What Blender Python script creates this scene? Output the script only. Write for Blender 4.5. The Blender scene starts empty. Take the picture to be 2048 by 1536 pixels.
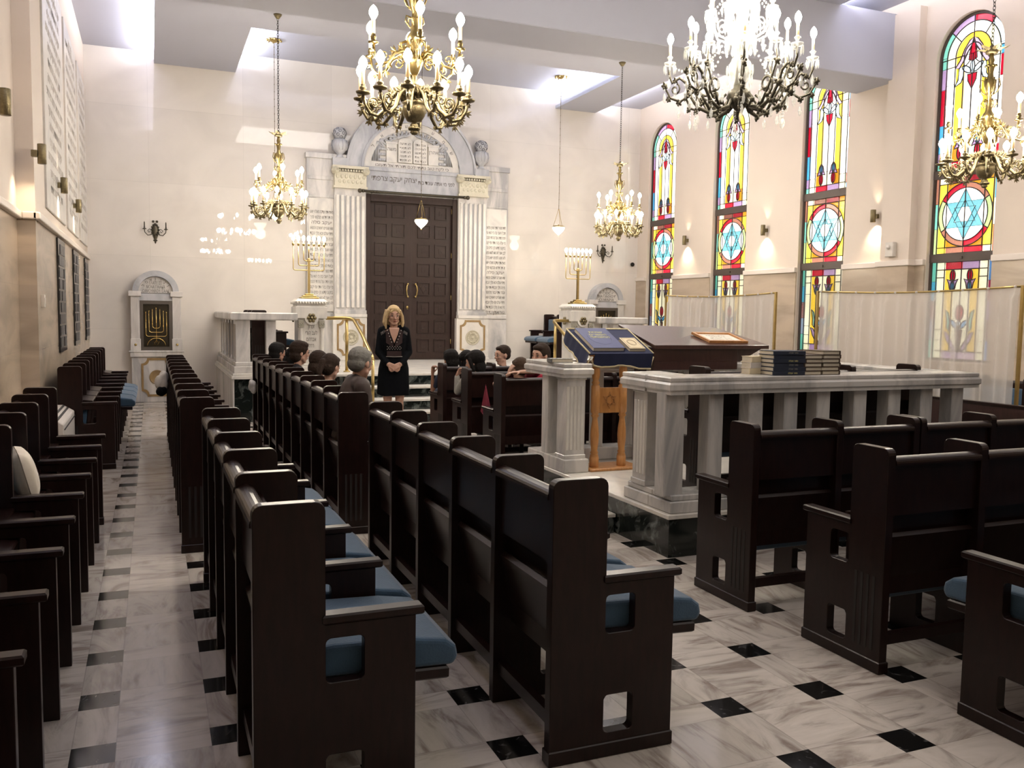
import bpy, bmesh, math, random
from mathutils import Vector, Matrix, Euler
random.seed(7)
PI = math.pi
sc = bpy.context.scene
COL = sc.collection
def R(d): return d*PI/180
# ------------------------------------------------------------------ materials
def new_mat(name):
    m = bpy.data.materials.new(name); m.use_nodes = True
    nt = m.node_tree; b = nt.nodes['Principled BSDF']
    return m, nt, b
def N(nt, t, **k):
    n = nt.nodes.new(t)
    for a, v in k.items(): setattr(n, a, v)
    return n
def simple(name, col, rough=.5, metal=0., coat=0., emis=None, es=0., noise=0., nscale=8., bump=0., bscale=40., spec=None, alpha=None, sheen=0., coatr=.05):
    m, nt, b = new_mat(name)
    b.inputs['Base Color'].default_value = (*col, 1)
    b.inputs['Roughness'].default_value = rough
    b.inputs['Metallic'].default_value = metal
    b.inputs['Coat Weight'].default_value = coat
    b.inputs['Coat Roughness'].default_value = coatr
    if spec is not None: b.inputs['Specular IOR Level'].default_value = spec
    if sheen: b.inputs['Sheen Weight'].default_value = sheen
    if emis:
        b.inputs['Emission Color'].default_value = (*emis, 1)
        b.inputs['Emission Strength'].default_value = es
    if alpha is not None: b.inputs['Alpha'].default_value = alpha
    tc = N(nt, 'ShaderNodeTexCoord')
    if noise:
        nz = N(nt, 'ShaderNodeTexNoise'); nz.inputs['Scale'].default_value = nscale; nz.inputs['Detail'].default_value = 5
        nt.links.new(tc.outputs['Object'], nz.inputs['Vector'])
        mx = N(nt, 'ShaderNodeMix', data_type='RGBA')
        mx.inputs[6].default_value = (*[c*(1-noise) for c in col], 1)
        mx.inputs[7].default_value = (*[min(1, c*(1+noise)) for c in col], 1)
        nt.links.new(nz.outputs['Fac'], mx.inputs[0]); nt.links.new(mx.outputs[2], b.inputs['Base Color'])
    if bump:
        nz = N(nt, 'ShaderNodeTexNoise'); nz.inputs['Scale'].default_value = bscale; nz.inputs['Detail'].default_value = 3
        nt.links.new(tc.outputs['Object'], nz.inputs['Vector'])
        bp = N(nt, 'ShaderNodeBump'); bp.inputs['Strength'].default_value = bump; bp.inputs['Distance'].default_value = .01
        nt.links.new(nz.outputs['Fac'], bp.inputs['Height']); nt.links.new(bp.outputs['Normal'], b.inputs['Normal'])
    return m
def wood(name, c1, c2, rough=.35, coat=.3, sc_=(3, 3, .6)):
    m, nt, b = new_mat(name)
    tc = N(nt, 'ShaderNodeTexCoord'); mp = N(nt, 'ShaderNodeMapping'); mp.inputs['Scale'].default_value = sc_
    nz = N(nt, 'ShaderNodeTexNoise'); nz.inputs['Scale'].default_value = 14; nz.inputs['Detail'].default_value = 6; nz.inputs['Distortion'].default_value = .6
    cr = N(nt, 'ShaderNodeValToRGB'); cr.color_ramp.elements[0].color = (*c1, 1); cr.color_ramp.elements[1].color = (*c2, 1)
    cr.color_ramp.elements[0].position = .35; cr.color_ramp.elements[1].position = .65
    nt.links.new(tc.outputs['Object'], mp.inputs[0]); nt.links.new(mp.outputs[0], nz.inputs['Vector'])
    nt.links.new(nz.outputs['Fac'], cr.inputs[0]); nt.links.new(cr.outputs[0], b.inputs['Base Color'])
    b.inputs['Roughness'].default_value = rough; b.inputs['Coat Weight'].default_value = coat; b.inputs['Coat Roughness'].default_value = .12; b.inputs['Specular IOR Level'].default_value = .5 if coat else .28
    return m
def marble(name, base, vein, scale=1.5, rough=.15, stretch=(1, 1, 1), amt=.5, coat=.0, distortion=1.2, pos=(.42, .62)):
    m, nt, b = new_mat(name)
    tc = N(nt, 'ShaderNodeTexCoord'); mp = N(nt, 'ShaderNodeMapping'); mp.inputs['Scale'].default_value = stretch
    nz = N(nt, 'ShaderNodeTexNoise'); nz.inputs['Scale'].default_value = scale; nz.inputs['Detail'].default_value = 8
    nz.inputs['Roughness'].default_value = .62; nz.inputs['Distortion'].default_value = distortion
    cr = N(nt, 'ShaderNodeValToRGB'); e = cr.color_ramp.elements
    e[0].position = pos[0]; e[0].color = (*base, 1); e[1].position = pos[1]
    e[1].color = (*[base[i]*(1-amt)+vein[i]*amt for i in range(3)], 1)
    nt.links.new(tc.outputs['Object'], mp.inputs[0]); nt.links.new(mp.outputs[0], nz.inputs['Vector'])
    nt.links.new(nz.outputs['Fac'], cr.inputs[0]); nt.links.new(cr.outputs[0], b.inputs['Base Color'])
    b.inputs['Roughness'].default_value = rough; b.inputs['Coat Weight'].default_value = coat; b.inputs['Coat Roughness'].default_value = .03
    return m
def floor_mat():
    """white marble basket weave with a black square at every crossing; 0.4768 m repeat"""
    m, nt, b = new_mat('marble_basket_floor')
    L = nt.links
    P = .4768
    geo = N(nt, 'ShaderNodeNewGeometry'); sep = N(nt, 'ShaderNodeSeparateXYZ'); L.new(geo.outputs['Position'], sep.inputs[0])
    def M(op, a, c=None, d=None):
        n = N(nt, 'ShaderNodeMath', operation=op)
        for i, v in enumerate((a, c, d)):
            if v is None: continue
            if isinstance(v, (int, float)): n.inputs[i].default_value = v
            else: L.new(v, n.inputs[i])
        return n.outputs[0]
    u = M('DIVIDE', M('ADD', sep.outputs[0], .2968), P); v = M('DIVIDE', M('SUBTRACT', sep.outputs[1], 3.2907), P)
    fu = M('FRACT', u); fv = M('FRACT', v); iu = M('FLOOR', u); iv = M('FLOOR', v)
    T = .1508/P
    lu = M('LESS_THAN', fu, T); lv = M('LESS_THAN', fv, T)
    black = M('MULTIPLY', lu, lv)
    tid = M('ADD', lu, M('MULTIPLY', lv, 2.0))
    # the field slabs alternate between lying along x and along y
    cid = N(nt, 'ShaderNodeCombineXYZ'); L.new(iu, cid.inputs[0]); L.new(iv, cid.inputs[1]); L.new(tid, cid.inputs[2])
    wn = N(nt, 'ShaderNodeTexWhiteNoise', noise_dimensions='3D'); L.new(cid.outputs[0], wn.inputs['Vector'])
    # veins: stretched noise, direction depends on the tile, offset per tile
    horiz = M('GREATER_THAN', M('ADD', wn.outputs['Value'], M('MULTIPLY', M('SUBTRACT', lv, lu), .6)), .5)
    def veins(sx, sy):
        c = N(nt, 'ShaderNodeCombineXYZ')
        L.new(M('ADD', M('MULTIPLY', sep.outputs[0], sx), M('MULTIPLY', wn.outputs['Value'], 37.)), c.inputs[0])
        L.new(M('MULTIPLY', sep.outputs[1], sy), c.inputs[1])
        nz = N(nt, 'ShaderNodeTexNoise'); nz.inputs['Scale'].default_value = 2.2; nz.inputs['Detail'].default_value = 8
        nz.inputs['Roughness'].default_value = .6; nz.inputs['Distortion'].default_value = 1.6
        L.new(c.outputs[0], nz.inputs['Vector']); return nz.outputs['Fac']
    va = veins(.8, 3.); vb = veins(3., .8)
    vv = M('ADD', M('MULTIPLY', va, horiz), M('MULTIPLY', vb, M('SUBTRACT', 1., horiz)))
    cr = N(nt, 'ShaderNodeValToRGB'); e = cr.color_ramp.elements
    e[0].position = .36; e[0].color = (.60, .55, .50, 1); e[1].position = .66; e[1].color = (.27, .225, .195, 1)
    x = cr.color_ramp.elements.new(.5); x.color = (.53, .485, .435, 1)
    L.new(vv, cr.inputs[0])
    bright = M('ADD', M('MULTIPLY', wn.outputs['Value'], .22), .95)
    hs = N(nt, 'ShaderNodeMix', data_type='RGBA', blend_type='MULTIPLY'); hs.inputs[0].default_value = 1
    cb = N(nt, 'ShaderNodeCombineXYZ')
    for i in range(3): L.new(bright, cb.inputs[i])
    L.new(cr.outputs[0], hs.inputs[6]); L.new(cb.outputs[0], hs.inputs[7])
    # thin joints
    def edge(f, at): return M('LESS_THAN', M('ABSOLUTE', M('SUBTRACT', f, at)), .005)
    j = M('MAXIMUM', M('MAXIMUM', edge(fu, T), edge(fv, T)), M('MAXIMUM', edge(fu, .003), edge(fv, .003)))
    jm = N(nt, 'ShaderNodeMix', data_type='RGBA'); L.new(M('MULTIPLY', j, .35), jm.inputs[0]); L.new(hs.outputs[2], jm.inputs[6]); jm.inputs[7].default_value = (.2, .17, .15, 1)
    nz2 = N(nt, 'ShaderNodeTexNoise'); nz2.inputs['Scale'].default_value = 9; nz2.inputs['Detail'].default_value = 10; nz2.inputs['Distortion'].default_value = 2.5
    L.new(geo.outputs['Position'], nz2.inputs['Vector'])
    crb = N(nt, 'ShaderNodeValToRGB'); e = crb.color_ramp.elements; e[0].position = .60; e[0].color = (.008, .008, .008, 1); e[1].position = .72; e[1].color = (.10, .10, .10, 1)
    L.new(nz2.outputs['Fac'], crb.inputs[0])
    mx = N(nt, 'ShaderNodeMix', data_type='RGBA'); L.new(black, mx.inputs[0]); L.new(jm.outputs[2], mx.inputs[6]); L.new(crb.outputs[0], mx.inputs[7])
    L.new(mx.outputs[2], b.inputs['Base Color'])
    b.inputs['Roughness'].default_value = .13
    b.inputs['Specular IOR Level'].default_value = .5
    return m
def slab_wall(name, col, gx, gz, axis, rough=.1, coat=0., tint=.05, line=.8, base2=None):
    """stone cladding: big slabs with hairline joints; axis = 0 for a wall along x, 1 for a wall along y"""
    m, nt, b = new_mat(name); L = nt.links
    geo = N(nt, 'ShaderNodeNewGeometry'); sep = N(nt, 'ShaderNodeSeparateXYZ'); L.new(geo.outputs['Position'], sep.inputs[0])
    c = N(nt, 'ShaderNodeCombineXYZ'); L.new(sep.outputs[axis], c.inputs[0]); L.new(sep.outputs[2], c.inputs[1])
    br = N(nt, 'ShaderNodeTexBrick'); br.offset = .5 if base2 else 0.; br.squash = 1
    br.inputs['Scale'].default_value = 1; br.inputs['Brick Width'].default_value = gx; br.inputs['Row Height'].default_value = gz
    br.inputs['Mortar Size'].default_value = .004; br.inputs['Mortar Smooth'].default_value = .6; br.inputs['Bias'].default_value = 0
    br.inputs['Color1'].default_value = (*[x*(1-tint) for x in col], 1); br.inputs['Color2'].default_value = (*[min(1, x*(1+tint*.5)) for x in (base2 or col)], 1)
    br.inputs['Mortar'].default_value = (*[x*line for x in col], 1)
    L.new(c.outputs[0], br.inputs['Vector'])
    nz = N(nt, 'ShaderNodeTexNoise'); nz.inputs['Scale'].default_value = 1.; nz.inputs['Detail'].default_value = 7; nz.inputs['Distortion'].default_value = .8
    mp = N(nt, 'ShaderNodeMapping'); mp.inputs['Scale'].default_value = (1, 1, 4 if base2 else 1.2); L.new(geo.outputs['Position'], mp.inputs[0]); L.new(mp.outputs[0], nz.inputs['Vector'])
    cr = N(nt, 'ShaderNodeValToRGB'); e = cr.color_ramp.elements; lo = .72 if base2 else .90
    e[0].position = .3; e[0].color = (lo, lo, lo, 1); e[1].position = .6; e[1].color = (1, 1, 1, 1)
    L.new(nz.outputs['Fac'], cr.inputs[0])
    mx = N(nt, 'ShaderNodeMix', data_type='RGBA', blend_type='MULTIPLY'); mx.inputs[0].default_value = 1
    L.new(br.outputs['Color'], mx.inputs[6]); L.new(cr.outputs[0], mx.inputs[7]); L.new(mx.outputs[2], b.inputs['Base Color'])
    b.inputs['Roughness'].default_value = rough; b.inputs['Coat Weight'].default_value = coat; b.inputs['Coat Roughness'].default_value = .02
    return m
def emit(name, col, s, sample=False, base=None):
    m, nt, b = new_mat(name)
    b.inputs['Base Color'].default_value = (*(base or col), 1); b.inputs['Roughness'].default_value = .2
    b.inputs['Emission Color'].default_value = (*col, 1); b.inputs['Emission Strength'].default_value = s
    if not sample: m.cycles.emission_sampling = 'NONE'
    return m
def glass_pane(name, col, s, var=.25):
    """back-lit stained glass: seedy texture, uneven daylight behind"""
    m, nt, b = new_mat(name); L = nt.links
    b.inputs['Base Color'].default_value = (*[c*.5 for c in col], 1); b.inputs['Roughness'].default_value = .08
    b.inputs['Emission Color'].default_value = (*col, 1)
    geo = N(nt, 'ShaderNodeNewGeometry'); nz = N(nt, 'ShaderNodeTexNoise'); nz.inputs['Scale'].default_value = 1.1; nz.inputs['Detail'].default_value = 2
    L.new(geo.outputs['Position'], nz.inputs['Vector'])
    n2 = N(nt, 'ShaderNodeTexNoise'); n2.inputs['Scale'].default_value = 60; L.new(geo.outputs['Position'], n2.inputs['Vector'])
    a = N(nt, 'ShaderNodeMapRange'); a.inputs[1].default_value = .3; a.inputs[2].default_value = .7; a.inputs[3].default_value = s*(1-var); a.inputs[4].default_value = s*(1+var)
    L.new(nz.outputs['Fac'], a.inputs[0])
    c = N(nt, 'ShaderNodeMapRange'); c.inputs[1].default_value = .3; c.inputs[2].default_value = .7; c.inputs[3].default_value = .88; c.inputs[4].default_value = 1.12
    L.new(n2.outputs['Fac'], c.inputs[0])
    mm = N(nt, 'ShaderNodeMath', operation='MULTIPLY'); L.new(a.outputs[0], mm.inputs[0]); L.new(c.outputs[0], mm.inputs[1])
    L.new(mm.outputs[0], b.inputs['Emission Strength'])
    bp = N(nt, 'ShaderNodeBump'); bp.inputs['Strength'].default_value = .25; bp.inputs['Distance'].default_value = .01
    L.new(n2.outputs['Fac'], bp.inputs['Height']); L.new(bp.outputs['Normal'], b.inputs['Normal'])
    m.cycles.emission_sampling = 'NONE'
    return m
MT = {}
MT['pew'] = wood('dark_mahogany', (.0085, .0031, .0025), (.0145, .0054, .0042), .3, .0)
MT['pew_red'] = wood('reddish_mahogany', (.026, .0095, .0075), (.042, .016, .013), .35, .3)
MT['door'] = wood('carved_brown_wood', (.022, .0115, .0085), (.033, .0175, .013), .45, .0)
MT['door_dark'] = simple('carving_shadow', (.03, .014, .01), .6)
MT['beech'] = wood('honey_beech', (.42, .185, .055), (.55, .26, .085), .35, .3)
MT['desk'] = wood('brown_desk_wood', (.040, .016, .012), (.055, .023, .017), .3, .35)
MT['cushion'] = simple('blue_velvet', (.035, .08, .135), .9, noise=.25, nscale=12, sheen=.3, bump=.15, bscale=120)
MT['wall_far'] = slab_wall('polished_white_marble_cladding', (.73, .685, .62), 1.55, 1.25, 0, .008, 0., .04, .86)
MT['wall_side'] = simple('warm_painted_plaster', (.66, .575, .485), .6, noise=.04, nscale=2)
MT['travertine_r'] = slab_wall('travertine_dado_right', (.54, .44, .335), .8, .6, 1, .2, 0, .10, .85, (.49, .395, .295))
MT['trim'] = simple('cream_dado_cap', (.70, .63, .56), .4)
MT['ceil'] = simple('lilac_grey_ceiling_paint', (.43, .44, .505), .7, noise=.03, nscale=1)
MT['marble'] = marble('veined_white_marble', (.66, .63, .59), (.28, .28, .28), 1.6, .2, (1.6, 1.6, .35), .75)
MT['marble_w'] = marble('carved_white_marble', (.70, .665, .60), (.45, .44, .42), 2.5, .3, (1, 1, .7), .6)
MT['marble_g'] = marble('grey_marble_arch', (.50, .50, .51), (.30, .31, .33), 2., .25, (1, 1, .5), .8)
MT['green_marble'] = marble('black_green_marble', (.008, .011, .010), (.17, .19, .18), 6, .12, (1, 1, 1), .8, pos=(.52, .72))
MT['black_granite'] = marble('black_granite', (.012, .012, .013), (.3, .3, .3), 14, .15, pos=(.6, .8), amt=.4)
MT['engrave'] = simple('grey_engraving', (.10, .088, .07), .8)
MT['engrave_lt'] = simple('faint_engraving', (.55, .51, .465), .8)
MT['ochre'] = marble('ochre_marble_inlay', (.30, .20, .09), (.20, .12, .05), 4, .25)
MT['ochre_lt'] = marble('pale_ochre_stone', (.52, .48, .36), (.36, .32, .22), 9, .3)
MT['brass'] = simple('polished_brass', (.50, .37, .15), .3, 1., noise=.2, nscale=20)
MT['brass_dk'] = simple('antique_brass', (.19, .155, .085), .38, .9, noise=.45, nscale=60, bump=.3, bscale=160)
MT['chand_brass'] = simple('aged_yellow_brass', (.24, .18, .075), .32, 1., noise=.35, nscale=40)
MT['bronze'] = simple('dark_bronze', (.085, .075, .055), .42, .9, noise=.4, nscale=50)
MT['gold'] = simple('gold_leaf', (.80, .58, .20), .25, 1.)
MT['candle'] = simple('cream_candle_sleeve', (.75, .52, .28), .5, emis=(1., .62, .25), es=.35)  # sleeve is no lamp; its warm glow is put into the material
MT['bulb'] = emit('lit_candle_bulb', (1., .94, .84), 60.)
MT['bulb_soft'] = emit('lit_glass_bowl', (1., .90, .70), 8.)
MT['lens'] = emit('lamp_lens', (1., .88, .72), 12.)
MT['flame'] = emit('lit_menorah_bulb', (1., .93, .78), 50.)
MT['cove'] = emit('cove_strip', (.93, .93, 1.), 3.)
MT['dark_metal'] = simple('black_iron', (.02, .018, .016), .4, .8)
MT['white_metal'] = simple('white_enamel', (.62, .58, .54), .4)
MT['gap_shade'] = simple('dark_gap', (.01, .008, .007), .7)  # near-black colour standing in for the shade inside grooves and slots
MT['navy_cloth'] = simple('navy_velvet', (.004, .010, .050), .9, noise=.2, nscale=15, sheen=.12)
MT['fringe'] = simple('cream_gold_braid', (.62, .53, .33), .7)
MT['navy_book'] = simple('navy_book_cloth', (.012, .02, .042), .5, noise=.2, nscale=30)
MT['blue_book'] = simple('blue_grey_book_cover', (.085, .095, .19), .45, noise=.15, nscale=20)
MT['pages'] = simple('book_pages', (.62, .56, .44), .85, noise=.1, nscale=90)
MT['cream_book'] = simple('cream_book_cover', (.64, .55, .38), .6, noise=.1, nscale=20)
MT['paper'] = simple('white_printed_sheet', (.78, .74, .66), .5, noise=.12, nscale=40)
MT['brown_book'] = simple('brown_book_cover', (.05, .028, .018), .5)
MT['pillow'] = simple('ivory_satin', (.74, .66, .54), .55, bump=.3, bscale=12, sheen=.3)
MT['lead'] = simple('lead_came', (.055, .04, .035), .5, .3)
MT['frame_br'] = simple('brown_window_frame', (.075, .055, .045), .5, .2)
def sheer():
    m, nt, b = new_mat('sheer_white_voile'); L = nt.links
    b.inputs['Base Color'].default_value = (.82, .78, .74, 1); b.inputs['Roughness'].default_value = .9
    tl = N(nt, 'ShaderNodeBsdfTranslucent'); tl.inputs[0].default_value = (.85, .82, .78, 1)
    tp = N(nt, 'ShaderNodeBsdfTransparent'); m1 = N(nt, 'ShaderNodeMixShader'); m1.inputs[0].default_value = .45
    m2 = N(nt, 'ShaderNodeMixShader')
    lw = N(nt, 'ShaderNodeLayerWeight'); lw.inputs['Blend'].default_value = .35
    mr = N(nt, 'ShaderNodeMapRange'); mr.inputs[3].default_value = .60; mr.inputs[4].default_value = 1.
    L.new(lw.outputs['Facing'], mr.inputs[0])
    L.new(b.outputs[0], m1.inputs[1]); L.new(tl.outputs[0], m1.inputs[2])
    L.new(mr.outputs[0], m2.inputs[0]); L.new(tp.outputs[0], m2.inputs[1]); L.new(m1.outputs[0], m2.inputs[2])
    L.new(m2.outputs[0], nt.nodes['Material Output'].inputs[0]); return m
MT['sheer'] = sheer()
def crystal():
    m, nt, b = new_mat('cut_crystal'); L = nt.links
    b.inputs['Base Color'].default_value = (.95, .95, .92, 1); b.inputs['Roughness'].default_value = .04; b.inputs['Specular IOR Level'].default_value = 1.
    b.inputs['Emission Color'].default_value = (1, .96, .86, 1); b.inputs['Emission Strength'].default_value = .10  # slight glow put into the crystal, which is no lamp itself
    tp = N(nt, 'ShaderNodeBsdfTransparent'); tp.inputs[0].default_value = (.93, .93, .9, 1); mx = N(nt, 'ShaderNodeMixShader'); mx.inputs[0].default_value = .30
    L.new(tp.outputs[0], mx.inputs[1]); L.new(b.outputs[0], mx.inputs[2]); L.new(mx.outputs[0], nt.nodes['Material Output'].inputs[0])
    m.cycles.emission_sampling = 'NONE'; return m
MT['crystal'] = crystal()
# ------------------------------------------------------------------ mesh helpers
class MB:
    """collects geometry for ONE mesh object; materials by slot"""
    def __init__(s): s.v = []; s.f = []; s.m = []; s.sm = []; s.mats = []
    def slot(s, m):
        if m is None: return 0
        if m not in s.mats: s.mats.append(m)
        return s.mats.index(m)
    def add(s, vs, fs, mat=None, smooth=False, M=None):
        o = len(s.v)
        if M is not None: vs = [M @ Vector(p) for p in vs]
        s.v += [tuple(p) for p in vs]; k = s.slot(mat)
        for f in fs: s.f.append(tuple(o+i for i in f)); s.m.append(k); s.sm.append(smooth)
        return s
    def box(s, x0, x1, y0, y1, z0, z1, mat=None, M=None, bev=0.):
        if bev:
            b = bev
            pts = []
            for (z, i) in ((z0, b), (z0+b, 0), (z1-b, 0), (z1, b)):
                pts += [(x0+i, y0+i, z), (x1-i, y0+i, z), (x1-i, y1-i, z), (x0+i, y1-i, z)]
            fs = [(3, 2, 1, 0), (12, 13, 14, 15)]
            for r in range(3):
                for c in range(4): fs.append((r*4+c, r*4+(c+1) % 4, (r+1)*4+(c+1) % 4, (r+1)*4+c))
            return s.add(pts, fs, mat, False, M)
        return s.add([(x0, y0, z0), (x1, y0, z0), (x1, y1, z0), (x0, y1, z0), (x0, y0, z1), (x1, y0, z1), (x1, y1, z1), (x0, y1, z1)],
                     [(3, 2, 1, 0), (4, 5, 6, 7), (0, 1, 5, 4), (1, 2, 6, 5), (2, 3, 7, 6), (3, 0, 4, 7)], mat, False, M)
    def lathe(s, prof, n=20, mat=None, M=None, smooth=True, a0=0., a1=2*PI):
        full = abs(a1-a0-2*PI) < 1e-6; c = n if full else n+1
        vs = []
        for r, z in prof:
            for k in range(c):
                a = a0+(a1-a0)*k/n; vs.append((r*math.cos(a), r*math.sin(a), z))
        fs = []
        for i in range(len(prof)-1):
            for k in range(n):
                k2 = (k+1) % c
                fs.append((i*c+k, i*c+k2, (i+1)*c+k2, (i+1)*c+k))
        if full:
            if prof[0][0] > 1e-6: fs.append(tuple(range(c-1, -1, -1)))
            if prof[-1][0] > 1e-6: fs.append(tuple((len(prof)-1)*c+k for k in range(c)))
        return s.add(vs, fs, mat, smooth, M)
    def tube(s, pts, r, n=8, mat=None, M=None, closed=False, smooth=True):
        pts = [Vector(p) for p in pts]; m = len(pts)
        rs = r if isinstance(r, (list, tuple)) else [r]*m
        vs = []; up = None
        for i, p in enumerate(pts):
            if closed: t = pts[(i+1) % m]-pts[i-1]
            else: t = pts[min(i+1, m-1)]-pts[max(i-1, 0)]
            if t.length < 1e-9: t = Vector((0, 0, 1))
            t.normalize()
            if up is None:
                up = Vector((0, 0, 1)) if abs(t.z) < .9 else Vector((1, 0, 0))
            a = t.cross(up)
            if a.length < 1e-4: a = t.cross(Vector((0, 1, 0)))
            a.normalize(); b = a.cross(t).normalized(); up = b
            for k in range(n):
                g = 2*PI*k/n; vs.append(p+a*(math.cos(g)*rs[i])+b*(math.sin(g)*rs[i]))
        fs = []
        for i in range(m if closed else m-1):
            j = (i+1) % m
            for k in range(n): fs.append((i*n+k, i*n+(k+1) % n, j*n+(k+1) % n, j*n+k))
        if not closed: fs += [tuple(range(n-1, -1, -1)), tuple((m-1)*n+k for k in range(n))]
        return s.add(vs, fs, mat, smooth, M)
    def prism(s, poly, d0, d1, axis='y', mat=None, M=None, smooth=False):
        """poly in the two axes other than `axis` (x,z for y; y,z for x; x,y for z), extruded from d0 to d1"""
        def P(a, b, d): return {'y': (a, d, b), 'x': (d, a, b), 'z': (a, b, d)}[axis]
        n = len(poly); vs = [P(a, b, d0) for a, b in poly]+[P(a, b, d1) for a, b in poly]
        fs = [tuple(range(n)), tuple(range(2*n-1, n-1, -1))]+[(i, i+n, (i+1) % n+n, (i+1) % n) for i in range(n)]
        return s.add(vs, fs, mat, smooth, M)
    def frame(s, outer, inner, d0, d1, axis='y', mat=None, M=None):
        """ring between two loops with the same number of points"""
        def P(a, b, d): return {'y': (a, d, b), 'x': (d, a, b), 'z': (a, b, d)}[axis]
        n = len(outer)
        vs = [P(a, b, d) for d in (d0, d1) for L_ in (outer, inner) for a, b in L_]
        fs = []
        for i in range(n):
            j = (i+1) % n
            fs += [(i, j, n+j, n+i), (2*n+i, 3*n+i, 3*n+j, 2*n+j), (i, 2*n+i, 2*n+j, j), (n+i, n+j, 3*n+j, 3*n+i)]
        return s.add(vs, fs, mat, False, M)
    def ball(s, c, r, n=12, mat=None, M=None, sq=(1, 1, 1)):
        h = max(4, n//2); vs = [(c[0], c[1], c[2]-r*sq[2])]
        for i in range(1, h):
            t = PI*i/h
            for k in range(n):
                a = 2*PI*k/n; vs.append((c[0]+r*sq[0]*math.sin(t)*math.cos(a), c[1]+r*sq[1]*math.sin(t)*math.sin(a), c[2]-r*sq[2]*math.cos(t)))
        vs.append((c[0], c[1], c[2]+r*sq[2])); e = len(vs)-1; fs = []
        for k in range(n): fs.append((0, 1+(k+1) % n, 1+k)); fs.append((e, 1+(h-2)*n+k, 1+(h-2)*n+(k+1) % n))
        for i in range(h-2):
            for k in range(n): fs.append((1+i*n+k, 1+i*n+(k+1) % n, 1+(i+1)*n+(k+1) % n, 1+(i+1)*n+k))
        return s.add(vs, fs, mat, True, M)
    def mesh(s, name):
        me = bpy.data.meshes.new(name); me.from_pydata(s.v, [], s.f)
        for m in s.mats: me.materials.append(m)
        me.polygons.foreach_set('material_index', s.m); me.polygons.foreach_set('use_smooth', s.sm)
        bm = bmesh.new(); bm.from_mesh(me); bmesh.ops.recalc_face_normals(bm, faces=bm.faces[:]); bm.to_mesh(me); bm.free()
        me.update(); return me
    def build(s, name, mat=None, parent=None, loc=None, rz=None, bev=0., bseg=1, **tags):
        me = s.mesh(name)
        if mat is not None and not s.mats: me.materials.append(mat)
        return put(name, me, parent, loc, rz, bev, bseg, **tags)
def put(name, me, parent=None, loc=None, rz=None, bev=0., bseg=1, **tags):
    o = bpy.data.objects.new(name, me); COL.objects.link(o)
    if parent is not None: o.parent = parent
    if loc is not None: o.location = loc
    if rz is not None: o.rotation_euler.z = rz
    if bev:
        md = o.modifiers.new('bevel', 'BEVEL'); md.width = bev; md.segments = bseg; md.limit_method = 'ANGLE'; md.angle_limit = R(40); md.harden_normals = False
    tag(o, **tags); return o
def tag(o, label=None, cat=None, group=None, kind=None):
    if label: o['label'] = label
    if cat: o['category'] = cat
    if group: o['group'] = group
    if kind: o['kind'] = kind
    return o
def thing(name, label, cat, loc=(0, 0, 0), rz=0., group=None):
    o = bpy.data.objects.new(name, None); COL.objects.link(o); o.location = loc; o.rotation_euler.z = rz
    o.empty_display_size = .1
    return tag(o, label, cat, group)
def dup(src, parent=None):
    c = src.copy(); COL.objects.link(c); c.parent = parent
    for ch in src.children: dup(ch, c)
    return c
def dup_thing(src, loc, rz=None, label=None, group=None):
    c = dup(src); c.location = loc
    if rz is not None: c.rotation_euler.z = rz
    if label: c['label'] = label
    if group: c['group'] = group
    return c
def text(s, size, name, mat, parent, M, ext=.002, align='CENTER', heb=False, width=None, spacing=1.):
    """lettering as mesh; M places it (text lies in local XY)"""
    if heb: s = '\n'.join(l[::-1] for l in s.split('\n'))
    cu = bpy.data.curves.new(name, 'FONT'); cu.body = s; cu.size = size; cu.align_x = align; cu.align_y = 'CENTER'
    cu.extrude = ext; cu.resolution_u = 3; cu.space_line = spacing
    o = bpy.data.objects.new(name, cu); COL.objects.link(o)
    dg = bpy.context.evaluated_depsgraph_get(); me = bpy.data.meshes.new_from_object(o.evaluated_get(dg))
    COL.objects.unlink(o); bpy.data.objects.remove(o)
    if width and len(me.vertices):
        xs = [v.co.x for v in me.vertices]; w = max(xs)-min(xs)
        if w > 0:
            k = width/w
            for v in me.vertices: v.co.x *= k
    me.transform(M); me.materials.clear(); me.materials.append(mat); me.name = name
    return put(name, me, parent)
FRONT = Matrix.Rotation(PI/2, 4, 'X')          # text facing -y
def at(x, y, z): return Matrix.Translation((x, y, z))
def arc(cx, cz, r, a0, a1, n, rz=None):
    rz = r if rz is None else rz
    return [(cx+r*math.cos(a0+(a1-a0)*i/n), cz+rz*math.sin(a0+(a1-a0)*i/n)) for i in range(n+1)]
def star_tris(cx, cz, r, sx=1.):
    t1 = [(cx+sx*r*math.sin(2*PI*k/3), cz+r*math.cos(2*PI*k/3)) for k in range(3)]
    t2 = [(cx+sx*r*math.sin(2*PI*k/3+PI), cz+r*math.cos(2*PI*k/3+PI)) for k in range(3)]
    return t1, t2
def ring_of(poly, cx, cz, k): return [(cx+(x-cx)*k, cz+(z-cz)*k) for x, z in poly]
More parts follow.
